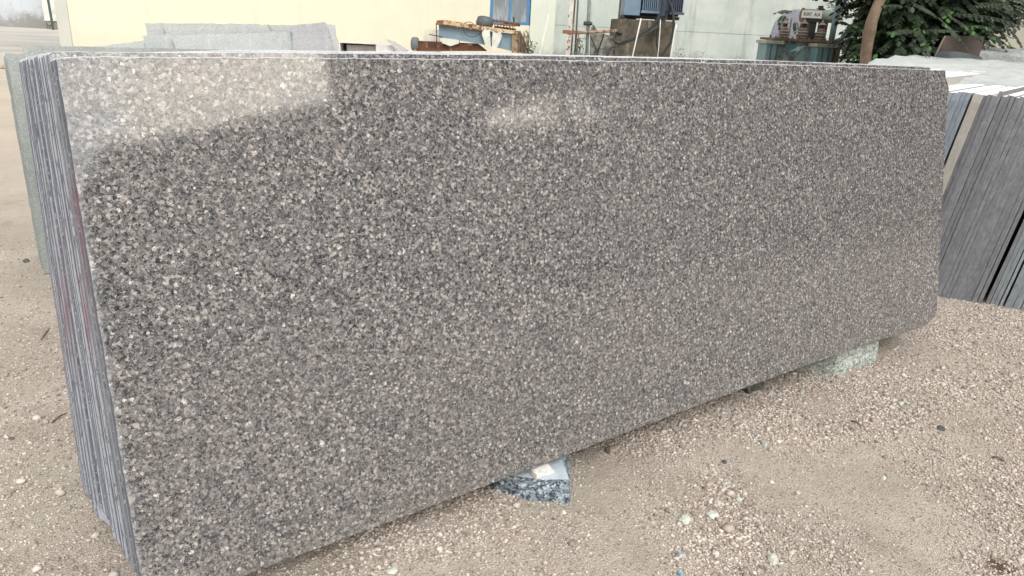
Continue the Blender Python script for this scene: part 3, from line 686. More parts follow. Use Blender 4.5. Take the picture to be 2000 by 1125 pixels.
WB(zprism([(1000,62),(1012,60),(1020,66),(1026,80),(1027,103),(999,103)],-.05,.33),'end_cover',m_paint('tan_rusty_cover',(.42,.33,.24),(.25,.19,.13),.8,rust=(.08,.05,.04),rs=(.5,.6),scale=8),mc)
# wrapped motor: bulging bag
bag=[]; A_=Vector(q(931,42,.12)); B_=Vector(q(962,46,.12)); ax=(B_-A_); L_=ax.length
rad=[.02,.085,.105,.11,.102,.095,.07,.035]
pth=[tuple(A_+ax*t_) for t_ in (-.04,.03,.18,.4,.62,.8,.95,1.02)]
mb=MB().tube(pth,rad,16)
for i,vv in enumerate(mb.v):
    nv=noise.noise_vector(Vector(vv)*16); mb.v[i]=(vv[0]+nv.x*.012,vv[1]+nv.y*.012,vv[2]+nv.z*.016)
WB(mb,'wrapped_motor',m_paint('grey_tarpaulin',(.09,.11,.13),(.06,.075,.09),.6,scale=12,bump=.4),mc,smooth=True)
s_=MB(); 
for k in range(7):
    xx=964+6*k; s_.tube([q(xx,36+k*1.2,.1),q(xx+3,55+k,.1)],.008+.004*(k%2),6)
s_.tube([q(958,39,.1),q(985,42,.1),q(1014,47,.1)],.018,6).tube([q(962,46,.05),q(1000,50,.05)],.014,6).tube([q(965,52,.15),q(1008,58,.15)],.018,6)
WB(s_,'shaft_bundle',m_paint('rusty_rods',(.20,.13,.09),(.1,.06,.04),.8,scale=12),mc)
WB(MB().tube([q(1003,33,.1),q(1005,52,.1)],.013,8),'lever',DKM,mc)
s_=MB(); s_.box(q(985,47)[0],q(1016,47)[0],.05,.12,q(1000,51)[2],q(1000,45)[2]); WB(s_,'cross_bar',RSTM,mc)
def arc(pts,d,r,n=6):
    P_=[Vector(q(x,y,d)) for x,y in pts]; out=[]
    for i in range(len(P_)-1):
        p0=P_[max(i-1,0)];p1=P_[i];p2=P_[i+1];p3=P_[min(i+2,len(P_)-1)]
        for k in range(5):
            t_=k/5; out.append(tuple(.5*((2*p1)+(p2-p0)*t_+(2*p0-5*p1+4*p2-p3)*t_*t_+(3*p1-p0-3*p2+p3)*t_**3)))
    out.append(tuple(P_[-1])); return MB().tube(out,r,n)
WB(arc([(930,50),(918,43),(908,46),(905,55),(912,68),(925,72),(938,65),(946,55)],-.12,.006),'cable',DKM,mc)
WB(arc([(950,54),(962,58),(972,63),(966,52)],-.12,.004),'cable',DKM,mc)
WB(arc([(853,45),(854,70),(854,97)],-.1,.009),'stay_rod',m_paint('dark_red_rod',(.07,.03,.025)),mc)
WB(arc([(839,67),(866,72)],-.1,.008),'stay_rod',DKM,mc)
s_=MB(); r_=random.Random(5)
for k in range(16):
    x=1012+r_.random()*22; y=58+r_.random()*14; s_.v and None
    pts=[Vector(q(x,y,-.06)),Vector(q(x+r_.uniform(-2,5),y+18,-.09)),Vector(q(x+r_.uniform(-3,7),104,-.07))]; t0=MB().tube(pts,.006,5); s_.add(t0.v,t0.f)
vine=s_
# vine belongs to a plant of its own
def leafquad(b,p,d,up,L,Wd):
    d=d.normalized(); s2=d.cross(up); s2=s2.normalized() if s2.length>1e-4 else Vector((1,0,0))
    b.add([p,p+d*L*.35+s2*Wd*.5,p+d*L*.8+s2*Wd*.38,p+d*L,p+d*L*.8-s2*Wd*.38,p+d*L*.35-s2*Wd*.5],[(0,1,2,3),(0,3,4,5)])
def m_leaf(name,c,c2,tip=None):
    n=NB(name); r=n.island(); col=n.mix(n.smooth(r,0,.85),c,c2)
    if tip: col=n.mix(n.smooth(r,.90,.95),col,tip)
    n.b.inputs['Subsurface Weight'].default_value=0
    return n.out(col,.5,0,.4)
LEAFD=m_leaf('dark_green_leaves',(.012,.022,.014),(.032,.058,.032),(.07,.17,.045)); LEAFM=m_leaf('dusty_green_leaves',(.05,.08,.05),(.12,.16,.10))
def weed(u,v,z0,h,wd,nl,label,seed,cat='plant',stemmat=None,group=None,extra=None):
    r_=random.Random(seed); pl=empty('wild_plant',W(u,v,0),YROT); tag(pl,label,cat,group)
    st=MB(); lf=MB()
    for k in range(5):
        x=r_.uniform(-wd,wd)*.4; pts=[Vector((x*.4,0,0)),Vector((x,r_.uniform(-.04,.04),z0+h*.4)),Vector((x+r_.uniform(-wd,wd)*.6,0,z0+h*r_.uniform(.6,1)))]; st.tube(pts,[.006,.004,.002],5)
    for k in range(nl):
        zz_=z0+h*r_.random(); p_=Vector((r_.gauss(0,wd*.5)*(1-.4*(zz_-z0)/h),r_.uniform(-.08,.05),zz_)); d_=Vector((r_.uniform(-1,1),r_.uniform(-.6,.3),r_.uniform(-.5,.7))); leafquad(lf,p_,d_,Vector((r_.uniform(-1,1),-.6,1)),r_.uniform(.03,.06),.025)
    if extra: st.add(extra.v,extra.f)
    WB(st,'stem',m_twig,pl); WB(lf,'leaves',LEAFM,pl); return pl
u_,z_=bg(1036,90,12.9); 
weed(u_,12.95,.55,.55,.16,160,'dry creeper climbing at the right end of the rusting machine','%d'%4)
# creeper strands on the machine's end cover
WB(vine,'hanging_wires',m_twig,mc)
# pale sack behind the machine
tag(poly('cement_block',[(825,97),(828,58),(842,57),(856,58),(860,97)],13.7,.25,m_paint('pale_plaster_block',(.68,.67,.60),rough=.9,scale=3),'x','block'),'pale plastered block standing behind the left end of the rusting machine','block')

# ------------------------------------------------------------------ posts, pipes, sticks
PVC=m_paint('white_pvc',(.80,.80,.76),(.70,.70,.66),.4,scale=8); RWP=m_paint('peeling_white_post',(.62,.62,.60),(.5,.5,.5),.7,rust=(.22,.11,.07),rs=(.52,.6),scale=7); GPI=m_paint('grey_green_pipe',(.20,.25,.24),(.13,.16,.15),.6,rust=(.08,.07,.06),rs=(.55,.65),scale=7); DPI=m_paint('dark_green_pipe',(.07,.10,.10),rough=.5,scale=6)
vP=16
def pipe(name,pix,v,r,mat,label,cat,group=None,todown=True,extra=None,n=10):
    pts=[bg(x,y,v) for x,y in pix]; u0_=pts[-1][0]
    P3=[(a_-u0_,0,z_) for a_,z_ in pts]
    if todown: P3.append((P3[-1][0]+(P3[-1][0]-P3[-2][0])*.2,0,0))
    b=MB().tube(P3,r,n); o=b.build(name,mat,loc=W(u0_,v),rot=YROT,smooth=True); return tag(o,label,cat,group)
pt=empty('steel_post',W(bg(1110,103,vP)[0],vP),YROT); tag(pt,'peeling white double steel post standing left of the dark concrete plinth','post','posts and pipes by the plinth'); pu=bg(1110,103,vP)[0]
ptop=bg(1113,0,vP); pm=bg(1110,103,vP)
WB(MB().box(-.055,.03,-.04,.04,0,3.4),'post_leg',RWP,pt); WB(MB().box(.05,.075,-.04,.04,0,3.4),'post_leg',RSTM,pt)
zc=bg(1110,63,vP)[1]; WB(MB().box(-.15,.20,-.06,-.042,zc-.03,zc+.04),'clamp_plate',m_paint('rusty_clamp',(.25,.12,.08),(.12,.05,.03),.9,scale=12),pt)
pipe('steel_pipe',[(1129,0),(1126,57)],vP,.018,DPI,'thin dark green pipe just right of the peeling white post','pipe','posts and pipes by the plinth')
o=pipe('steel_pipe',[(1151,0),(1149,45),(1146,103)],vP,.035,GPI,'thick grey-green pipe with a black valve between the white post and the plinth','pipe','posts and pipes by the plinth')
a1=bg(1147,46,vP); vb=MB().box(-.07,.07,-.05,.03,-.04,.04).tube([(-.08,-.03,0),(.1,-.03,0)],.03,8)
WB(vb,'valve',DKM,o,loc=(a1[0]-bg(1146,103,vP)[0],0,a1[1]))
u1,z1=bg(1128,64,vP-.1); u2,z2=bg(1204,60,vP-.1)
ra=MB().tube([(0,0,z1),(u2-u1,0,z2)],.03,8); ra.tube([(.02,0,z1+.01),(.0,0,.0)],.02,6); o=ra.build('pipe_rail',m_paint('rusty_beige_pipe',(.42,.34,.28),(.3,.2,.15),.8,rust=(.2,.1,.06),rs=(.5,.6),scale=9),loc=W(u1,vP-.1),rot=YROT,smooth=True)
tag(o,'rusty beige horizontal pipe running from the white post to the concrete plinth','pipe','posts and pipes by the plinth')
# V-shaped black bracket with planter shape behind
o=pipe('steel_bracket',[(1154,72),(1167,103)],vP-.3,.016,DKM,'black V-shaped steel bracket below the rusty horizontal pipe','bracket')
b=MB().tube([(bg(1180,66,vP-.3)[0]-bg(1167,103,vP-.3)[0],0,bg(1180,66,vP-.3)[1]),(0,0,bg(1167,103,vP-.3)[1])],.016,8); WB(b,'arm',DKM,o)
poly('concrete_slab',[(1154,103),(1154,60),(1160,48),(1163,55),(1171,62),(1185,68),(1200,72),(1204,103)],vP+.6,.2,m_rock('mossy_concrete',(.07,.07,.06),(.26,.27,.25),5,.3),'broken mossy concrete lump behind the rusty horizontal pipe','concrete lump')
pipe('pvc_stick',[(1072,27),(1055,102)],17,.016,PVC,'thin white stick leaning on the pale pilaster right of the blue window','stick','white plastic pipes in the yard')
pipe('pvc_pipe',[(1252,36),(1244,72),(1236,107)],15.2,.013,PVC,'white plastic pipe leaning on the front of the dark plinth, left of three','pipe','white plastic pipes in the yard')
pipe('pvc_pipe',[(1290,38),(1289,60),(1286,97)],16.05,.009,PVC,'thin white pipe on the front of the dark plinth, middle of three','pipe','white plastic pipes in the yard')
pipe('pvc_pipe',[(1321,48),(1318,60),(1310,108)],15.6,.014,PVC,'white plastic pipe leaning on the right corner of the dark plinth, right of three','pipe','white plastic pipes in the yard')
weed(bg(1130,90,15.9)[0],15.8,.55,.62,.12,260,'small dusty green weed growing at the foot of the thin dark pipe',8)
weed(bg(1338,104,20)[0],20.5,.5,.5,.3,60,'sparse green weed at the foot of the boundary wall left of the green transformer',9)
weed(bg(1378,108,20)[0],20.5,.45,.5,.22,45,'tiny weed by the boundary wall, right of the other sparse weed',12)

# ------------------------------------------------------------------ blue transformer on the plinth
vB=16.5
pu0=bg(1206,38,vB)[0]; pu1=bg(1319,41,vB)[0]; pz=bg(1260,39,vB)[1]
n=NB('dark_mossy_concrete'); a_=n.noise(2.5,6,.7); c=n.mix(n.smooth(a_,.35,.65),(.05,.045,.035),(.14,.125,.10)); c=n.mix(n.smooth(n.noise(1,6,.7,n.mapping(n.obj,(5,5,1.5),(2,2,2))),.57,.72,0,.8),c,(.40,.38,.29)); c=n.mix(n.smooth(n.sep()[2],.72,.92,.55,0),c,(.34,.36,.36)); n.bump(a_,.4,.03); PLM=n.out(c,.95)
tag(MB().box(0,pu1-pu0,0,1.1,0,pz).build('concrete_plinth',PLM,loc=W(pu0,vB),rot=YROT,bevel=.02),'dark mossy concrete plinth carrying the blue transformer','plinth')
bt=empty('blue_transformer',W(pu0,vB,pz),YROT); tag(bt,'blue-grey finned transformer standing on the dark mossy concrete plinth','transformer')
BT=m_paint('blue_grey_transformer_paint',(.16,.24,.34),(.13,.20,.29),.45,scale=3,streak=.15); BTD=m_paint('dark_blue_transformer_paint',(.07,.10,.15),(.05,.07,.11),.5,scale=3)
def T(x,y): u,z=bg(x,y,vB); return u-pu0,z-pz
x0,z0=T(1217,29); x1,_=T(1249,29); WB(MB().box(x0,x1,-.05,.5,z0,z0+1.3),'terminal_box',BT,bt,bevel=.01)
x0b,zf=T(1252,20); x1b,_=T(1286,20)
WB(MB().box(x0+.05,T(1330,30)[0],.12,.9,.03,.09).box(x0+.2,x0+.3,.1,.9,0,.03).box(T(1295,30)[0],T(1303,30)[0],.1,.9,0,.03),'skid_base',DKM,bt)
WB(MB().box(x1+.02,T(1330,20)[0],.2,.85,.1,1.6),'tank',BTD,bt)
for (xa,xb_) in ((1254,1285),(1311,1331)):
    fa,_=T(xa,20); fb,_=T(xb_,20); s_=MB(); k=fa
    while k<fb: s_.box(k,k+.018,-.05,.2,zf,zf+1.3); k+=.042
    s_.box(fa-.03,fb+.05,-.08,.2,zf-.05,zf-.002); WB(s_,'radiator',BT if xa<1300 else BTD,bt)
pt2=MB().box(0,.16,0,.16,0,3.6); tag(pt2.build('wooden_post',m_paint('grey_brown_wood_post',(.28,.25,.21),(.16,.13,.11),.9,scale=6,streak=.5),loc=W(bg(1209,30,vB+1.25)[0],vB+1.25),rot=YROT),'weathered grey-brown post rising behind the left of the dark plinth','post')
# cables
CBM=m_paint('black_cable_rubber',(.035,.04,.045),(.025,.028,.03),.5,scale=10)
def cable(pix,v,r,label):
    P_=[Vector((bg(x,y,vv)[0],vv,bg(x,y,vv)[1])) for (x,y),vv in zip(pix,v)]; o_=P_[-1].copy(); out=[]
    for i in range(len(P_)-1):
        p0=P_[max(i-1,0)];p1=P_[i];p2=P_[i+1];p3=P_[min(i+2,len(P_)-1)]
        for k in range(6):
            t_=k/6; out.append(.5*((2*p1)+(p2-p0)*t_+(2*p0-5*p1+4*p2-p3)*t_*t_+(3*p1-p0-3*p2+p3)*t_**3))
    out.append(P_[-1]); out=[(p_.x-o_.x,p_.y-o_.y,p_.z) for p_ in out]
    tag(MB().tube(out,r,8).build('power_cable',CBM,loc=W(o_.x,o_.y),rot=YROT,smooth=True),label,'cable','power cables of the blue transformer')
cable([(1294,-8),(1293,15),(1286,35),(1270,55),(1245,70),(1222,79),(1207,84),(1200,78),(1200,68),(1203,62),(1215,66)],[16.2]*6+[16.2,16.2,16.4,16.45,16.48],.026,'thick black cable sweeping down from the blue transformer and looping at the plinth, outer one')
cable([(1302,20),(1300,38),(1285,52),(1262,66),(1240,76),(1215,86),(1202,90),(1190,96),(1186,108)],[16.3,16.3,16.15,16.1,16.1,16.2,16.2,16.1,16.0],.022,'black cable running beside the looped one and dropping left of the plinth')
cable([(1304,-5),(1312,15),(1315,35),(1316,55),(1311,80),(1300,98),(1293,110)],[16.2]*7,.028,'thick black cable hanging straight down at the right of the plinth front')
cable([(1286,38),(1284,60),(1283,85),(1288,108)],[16.35]*4,.026,'short black cable hanging on the plinth front between white pipes')

# ------------------------------------------------------------------ green transformer
vG=12.0; gu0=bg(1495,100,vG)[0]
gt=empty('green_transformer',W(gu0,vG),YROT); tag(gt,'rusty pale green transformer with three bushings and a lettered oil drum on top','transformer')
G=lambda x,y,d=0: P(x,y,vG,gu0,d)
TGP=m_paint('green_transformer_paint',(.20,.32,.36),(.15,.26,.30),.5,scale=3,streak=.2); TGB=m_paint('pale_green_weathered_paint',(.24,.36,.40),(.30,.36,.34),.6,rust=(.17,.14,.11),rs=(.47,.6),scale=2.2,streak=.3); LID=m_paint('rusty_lid',(.20,.15,.11),(.12,.09,.06),.85,scale=9); CAPM=m_paint('pale_radiator_cap',(.40,.43,.38),(.30,.31,.26),.7,scale=8); BRN=m_paint('brown_dusty_paint',(.16,.12,.09),(.09,.075,.06),.8,scale=5)
xb0=G(1520,80)[0]; xb1=G(1626,100)[0]; zl0=G(1520,72)[2]; zl1=zl0
# the tank stands slightly tilted with the yard; keep it level
zt_=(G(1515,71)[2]+G(1635,79)[2])/2
WB(MB().box(xb0,xb1,0,.55,0,zt_-.05),'tank',TGB,gt)
WB(MB().box(xb0-.09,xb1+.06,-.07,.62,zt_-.05,zt_-.012),'lid',LID,gt)
k=xb0-.06
while k<xb1+.05: WB(MB()._lathe([(.012,zt_-.075),(.014,zt_-.012),(.014,zt_+.012),(.004,zt_+.016)],k,-.045,6,0),'bolt',LID,gt); k+=.085
def radiator(xa,xb_,d0,d1,ztop,mat,cap,label=None):
    s_=MB(); mid=xa+(xb_-xa)*.36
    s_.box(xa,mid-.008,d0,d1,0,ztop-.05); k=mid+.008; s_.box(k,k+.07,d0,d1,0,ztop-.05); k+=.075
    while k<xb_-.01: s_.box(k,k+.012,d0+.02,d1,0,ztop-.05); k+=.024
    o=WB(s_,'radiator',mat,gt); WB(MB().box(xa-.035,xb_+.04,d0-.03,d1+.02,ztop-.048,ztop),'cap',cap,o,bevel=.006)
    if label: o['label']=label
radiator(G(1494,80)[0],G(1521,80)[0],-.12,.30,(G(1507,79)[2]),TGP,CAPM)
radiator(G(1583,86)[0],G(1613,86)[0],-.32,-.003,(G(1598,85)[2])-.0,TGP,CAPM)
radiator(xb1+.015,G(1652,90)[0],.1,.5,(G(1640,87)[2])+.01,BRN,LID,'brown dusty radiator')
# bushings
BU=m_paint('maroon_porcelain',(.09,.035,.035),(.07,.03,.03),.3,scale=10); BUC=m_paint('dusty_brown_cap',(.26,.22,.20),(.18,.15,.13),.7,scale=12)
for bx,ty in ((1537,33),(1573,33),(1610,36)):
    x,_,_=G(bx,60); zt2=G(bx,ty)[2]; hh=zt2-zt_+.012; base=zt_-.012; cy=.12 if bx!=1573 else .10
    o=WB(MB()._lathe([(.075,base),(.085,base+.02),(.06,base+.035),(.085,base+.06),(.065,base+.075),(.08,base+.10),(.055,base+.12),(.062,base+.15),(.04,base+.165)],x,cy,14,0),'bushing',BUC,gt,smooth=False)
    WB(MB()._lathe([(.035,base+.166),(.036,base+hh*.70)],x,cy,14,0),'porcelain_body',BU,o,smooth=True)
    WB(MB()._lathe([(.068,base+hh*.70),(.064,base+hh*.715),(.03,base+hh*.79),(.024,base+hh*.84),(.012,base+hh*.87),(.005,base+hh)],x,cy,14,0),'cap',BUC,o)
# conservator drum
G2=lambda x,y: P(x,y,vG+.42,gu0,0)
dx0,_,dz0=G2(1566,43); dx1,_,_=G2(1628,43); dzt=G2(1595,17.5)[2]; dzb=G2(1595,44)[2]; dr=(dzt-dzb)/2*.98; dc=(dzt+dzb)/2; dy=.42
DRM=m_paint('faded_green_drum',(.24,.31,.28),(.16,.20,.18),.6,rust=(.13,.09,.06),rs=(.58,.68),scale=4)
dr_o=WB(MB().tube([(dx0,dy,dc),(dx0+.02,dy,dc),(dx1-.02,dy,dc),(dx1,dy,dc)],[dr*1.07,dr,dr,dr*1.04],28),'oil_drum',DRM,gt,smooth=False)
WB(MB().tube([(dx0-.02,dy,dc),(dx0+.0,dy,dc)],[dr*1.1,dr*1.12],28),'end_flange',m_paint('rusty_flange',(.20,.13,.09),rough=.8,scale=8),dr_o)
WB(MB().box((dx0+dx1)/2-.02,(dx0+dx1)/2+.04,dy-.03,dy+.03,dc+dr,dc+dr+.05).box((dx0+dx1)/2-.04,(dx0+dx1)/2+.06,dy-.05,dy+.05,dc+dr-.02,dc+dr+.01),'filler_cap',DKM,dr_o)
WB(MB().box(dx0+.1,dx0+.2,dy-.1,dy+.1,zt_-.012,dc-dr*.8).box(dx1-.2,dx1-.12,dy-.1,dy+.1,zt_-.012,dc-dr*.8),'drum_support',DKM,gt)
# name plate on the drum, lettering as in the place
G3=lambda x,y: P(x,y,vG+.2,gu0,0)
sx0,_,sz0=G3(1569.5,33.5); sx1,_,sz1=G3(1611,22); 
syy=dy-dr-.03
pl=WB(MB().box(sx0,sx1,syy,syy+.006,sz0-.005,sz1+.002),'sign_plate',m_paint('white_sign_plate',(.80,.82,.82),(.74,.76,.76),.5,scale=9),dr_o)
WB(MB().box(sx0+.05,sx1,syy+.008,syy+.02,sz0-.06,sz0-.012),'plate_bracket',DKM,dr_o)
LET=m_paint('faded_black_lettering',(.05,.06,.07),(.12,.13,.14),.6,scale=60)
def text(body,x,z,size,par,y,sx=1.0):
    cu=bpy.data.curves.new('lettering','FONT'); cu.body=body; cu.size=size; cu.extrude=.001; cu.offset=size*.018; cu.space_character=1.12
    to=bpy.data.objects.new('lettering',cu); COL.objects.link(to); dg=bpy.context.evaluated_depsgraph_get(); me=bpy.data.meshes.new_from_object(to.evaluated_get(dg)); bpy.data.objects.remove(to)
    o=bpy.data.objects.new('lettering',me); COL.objects.link(o); me.materials.clear(); me.materials.append(LET); o.parent=par; o.location=(x,y,z); o.rotation_euler=(math.pi/2,0,0); o.scale=(sx,1,1); return o
hS=(sz1-sz0); 
Wp=sx1-sx0
for word,f0,f1 in (('RUNT',.08,.50),('ALA',.62,.92)):
    o=text(word,sx0+Wp*f0,sz0+hS*.26,hS*.74,pl,syy-.002,1.0)
    wd_=max(v.co.x for v in o.data.vertices); o.scale=(Wp*(f1-f0)/wd_,1,1)
# pale blue lightning emblem on the tank
ex,_,ez=G(1559,95); lp=[(-.13,-.05),(-.02,.012),(-.035,.015),(.0,.055),(-.004,.03),(.12,.052),(.02,-.01),(.035,-.014),(-.03,-.062),(-.012,-.022)]
WB(MB().box(ex-.16,ex+.05,-.004,-.001,ez-.07,ez+.06),'emblem_backing',m_paint('teal_emblem_paint',(.10,.27,.34),(.16,.30,.35),.5,scale=8),gt)
WB(MB().prism([(ex+a_,ez+b_) for a_,b_ in lp],-.009,-.006),'lightning_emblem',m_paint('pale_emblem',(.65,.75,.78),rough=.5),gt)
# oil pipe and breather on the right
px_,_,pz_=G(1624,72); px2,_,pz2=G(1638,0)
WB(MB().tube([(px_,-.02,zt_-.012),((px_+px2)/2,-.02,(zt_+pz2)/2),(px2,-.02,pz2),(px2+.06,-.02,pz2+.5)],.045,12),'oil_pipe',m_paint('blue_green_pipe',(.17,.27,.31),(.12,.20,.22),.5,scale=5),gt,smooth=True)
bx_,_,bz_=G(1641,33); br=WB(MB().box(bx_-.05,bx_+.04,-.04,.04,bz_-.07,bz_+.065).box(bx_-.04,bx_+.02,-.03,.03,bz_-.10,bz_-.07),'breather_box',m_paint('cream_plastic',(.66,.62,.48),rough=.5,scale=8),gt,bevel=.006)
WB(MB().tube([(bx_+.0,0,bz_+.065),(bx_+.03,0,bz_+.13),(bx_+.02,0,bz_+.19),(bx_-.04,0,bz_+.21)],.008,6),'hose',CBM,gt,smooth=True)
# slabs behind the transformer
poly('stone_slab',[(1500,100),(1503,78),(1508,62),(1514,45),(1521,35),(1534,24),(1545,20),(1562,17),(1566,40),(1561,55),(1556,70),(1552,95)],13.6,.04,m_slab_plain('lilac_granite',(.33,.35,.44),.15,.5,90),'tall lilac grey broken slab standing behind the left of the green transformer','stone slab',amp=.01)
poly('stone_slab',[(1556,95),(1561,56),(1567,38),(1580,46),(1590,62),(1597,68),(1598,95)],13.7,.04,m_slab_plain('black_granite',(.02,.022,.026),.2,.4,90),'black granite offcut behind the middle bushing of the green transformer','stone slab',amp=.01)
poly('stone_slab',[(1500,100),(1503,74),(1505,67),(1507,70),(1508,100)],13.4,.02,m_slab_plain('black_granite_strip',(.02,.022,.026),.2,.4,90),'narrow black offcut at the left foot of the lilac grey slab','stone slab')

# ------------------------------------------------------------------ tree and shrub
BARK=m_paint('brown_bark',(.25,.185,.14),(.16,.115,.085),.9,scale=9,streak=.35,bump=.5)
vt=9.0
def tp(x,y): u,z=bg(x,y,vt); return u,z
t0=tp(1690,122); trunkpts=[(1690,122),(1692,100),(1695,80),(1698,62),(1703,42),(1710,20),(1718,0)]
rad=[.064,.062,.062,.070,.062,.058,.056]
te=empty('tree',W(t0[0],vt),YROT); tag(te,'bare leaning brown tree trunk between the green transformer and the leafy branches','tree')
P3=[(0,0,0),(.0,0,.6)]+[(tp(x,y)[0]-t0[0],.0,tp(x,y)[1]) for x,y in trunkpts]; P3+= [(.30,.05,2.4),(.42,.1,3.2),(.46,.1,4.2)]
tb=MB().tube(P3,[.085,.07]+[r_*1.0 for r_ in rad]+[.05,.04,.03],20)
for i,vv in enumerate(tb.v):
    nv=noise.noise_vector(Vector((vv[0]*9,vv[1]*9,vv[2]*5))); tb.v[i]=(vv[0]+nv.x*.009,vv[1]+nv.y*.009,vv[2])
WB(tb,'trunk',BARK,te,smooth=True)
lb=MB(); r_=random.Random(2)
lim=MB()
for k in range(6):
    an=k*1.05; lim.tube([(.3,.08,3.0+.15*k),(.3+.6*math.cos(an),.08+.6*math.sin(an),3.6+.12*k),(.3+1.2*math.cos(an),.1+1.2*math.sin(an),4.0+.1*k)],[.05,.035,.015],6)
WB(lim,'limbs',BARK,te)
def frond(lf,stm,p,d,L,r_,npairs=9,lw=.04,ll=.075,droop=.5):
    d=d.normalized(); pts=[]; pos=p.copy()
    for k in range(npairs+1):
        pts.append(pos.copy()); t_=k/npairs
        if k>0:
            side=d.cross(Vector((0,0,1))); side=side.normalized() if side.length>.05 else Vector((1,0,0))
            sc=(1-.25*abs(t_-.55)*2)
            for s_ in (-1,1):
                leafquad(lf,pos+side*s_*.004,(side*s_*1.0+d*.35+Vector((0,0,-.35-.5*r_.random()))),Vector((r_.uniform(-.3,.3),r_.uniform(-.7,-.2),1)),ll*sc*r_.uniform(.85,1.1),lw*sc)
        pos=pos+d*(L/npairs); d=(d+Vector((0,0,-droop/npairs))).normalized()
    leafquad(lf,pos,d,Vector((0,-.3,1)),ll,lw)
    stm.tube(pts,.004,4,cap=False)
for k in range(420):
    an=r_.random()*6.28; rr_=r_.random()**.5*2.4; frond(lb,lim if False else MB(),Vector((.3+rr_*math.cos(an),rr_*math.sin(an),3.3+r_.random()*1.8)),Vector((r_.uniform(-1,1),r_.uniform(-1,1),.1)),.4,r_)
WB(lb,'crown',LEAFD,te)
# leafy shrub (pinnate leaves hanging over the slab rack)
us,_=bg(1790,60,9.6)
sh=empty('leafy_tree',W(us,10.1),YROT); tag(sh,'dark green pinnate-leaved tree hanging over the pale rough slabs at top right','tree')
lf=MB(); st=MB(); r_=random.Random(17)
st.tube([(.1,.3,0),(.05,.25,1.0),(0,.2,1.8),(.05,.1,2.8)],[.08,.07,.05,.03],8)
brs=[]
def region(u,z):   # foliage outline in the yard frame, metres relative to the stem
    top=3.0
    left=-.36+.10*math.sin(z*9); right=.88+.2*math.sin(z*7+1)
    if z>2.05: left=-1.2
    if z<1.30: right=.05; left=-.25
    elif z<1.55: right=.38
    return left<u<right
N_=0
while N_<1300:
    u=r_.uniform(-1.35,1.4); z=r_.uniform(.85,2.75); v=r_.uniform(-.7,.9)
    if not region(u,z): continue
    N_+=1
    d=Vector((u*.9+r_.uniform(-.6,.6),-.55+r_.uniform(-.5,.5),r_.uniform(-.5,.35)))
    frond(lf,st,Vector((u*.85,v,z)),d,r_.uniform(.26,.40),r_,r_.choice([7,8,9]),.052,.085,.7)
# clear sprays at the outline
for (x,y,x2,y2,v) in [(1790,62,1735,60,8.3),(1790,62,1832,60,8.3),(1792,55,1796,98,8.2),(1850,30,1905,74,8.4),(1870,28,1960,38,8.4),(1900,12,1955,15,8.5),(1905,8,1952,10,8.6),(1780,5,1812,32,8.3),(1838,40,1868,85,8.3),(1720,12,1745,15,8.6),(1690,40,1640,58,9.6),(1690,50,1650,75,9.7),(1700,20,1640,30,9.7),(1690,90,1655,108,9.6),(1690,85,1660,92,9.6),(1780,80,1785,102,8.2),(1880,50,1915,56,8.4),(1700,62,1665,60,9.6),(1760,90,1745,108,8.9)]:
    ua,za=bg(x,y,v); ub,zb_=bg(x2,y2,v); A=Vector((ua-us,v-10.1,za)); D=Vector((ub-ua,-.15,zb_-za+.05)); frond(lf,st,A,D,D.length*1.02,r_,10 if D.length>.3 else 8,.05,.085,.35)
for k in range(26):
    u=r_.uniform(-1.2,1.2); st.tube([(0.02,.2,1.2+r_.random()*1.2),(u*.5,r_.uniform(-.3,.5),1.6+r_.random()*.8),(u,r_.uniform(-.6,.6),1.5+r_.random()*1.1)],[.02,.012,.005],5)
WB(lf,'leaves',LEAFD,sh); WB(st,'branches',m_paint('dark_green_twigs',(.07,.075,.04),(.04,.04,.025),.8),sh)
# second bush behind, low and dark, filling the gap under the leafy tree
ub_=bg(1740,100,10.6)[0]; bs=empty('bush',W(ub_,10.8),YROT); tag(bs,'low dark bush behind the brown trunk, under the leafy branches','bush')
lf=MB(); st=MB()
for k in range(700):
    u=r_.uniform(-.45,1.5); z=r_.uniform(.6,2.4)
    frond(lf,st,Vector((u,r_.uniform(-.5,.6),z)),Vector((r_.uniform(-1,1),-.4,r_.uniform(-.6,.4))),.36,r_,8,.05,.085,.6)
for k in range(8): st.tube([(0,.1,0),(r_.uniform(-.5,.8),0,1.5)],[.02,.008],5)
WB(lf,'leaves',LEAFD,bs); WB(st,'stem',BARK,bs)
# small leafy sprig behind the drum
ub_=bg(1545,35,12.9)[0]; sp_=empty('bush',W(ub_,13.1),YROT); tag(sp_,'small green leafy sprig poking out behind the left end of the lettered drum','bush')
lf=MB(); st=MB(); zz_=bg(1545,35,12.9)[1]
for k in range(5): frond(lf,st,Vector((r_.uniform(-.1,.2),r_.uniform(-.1,.1),zz_+r_.uniform(-.05,.12))),Vector((r_.uniform(-1,.3),-.3,r_.uniform(-.5,.4))),.2,r_,6,.045,.08,.5)
for k in range(6): frond(lf,st,Vector((.62+r_.uniform(-.1,.2),r_.uniform(-.1,.1),zz_+r_.uniform(.1,.22))),Vector((r_.uniform(-.6,.6),-.3,r_.uniform(-.3,.6))),.2,r_,6,.045,.08,.5)
st.tube([(.1,.05,0),(.1,.05,zz_)],.012,6); st.tube([(.1,.05,1.2),(.7,.05,zz_+.15)],.01,6)
WB(lf,'leaves',LEAFD,sp_); WB(st,'stem',BARK,sp_)

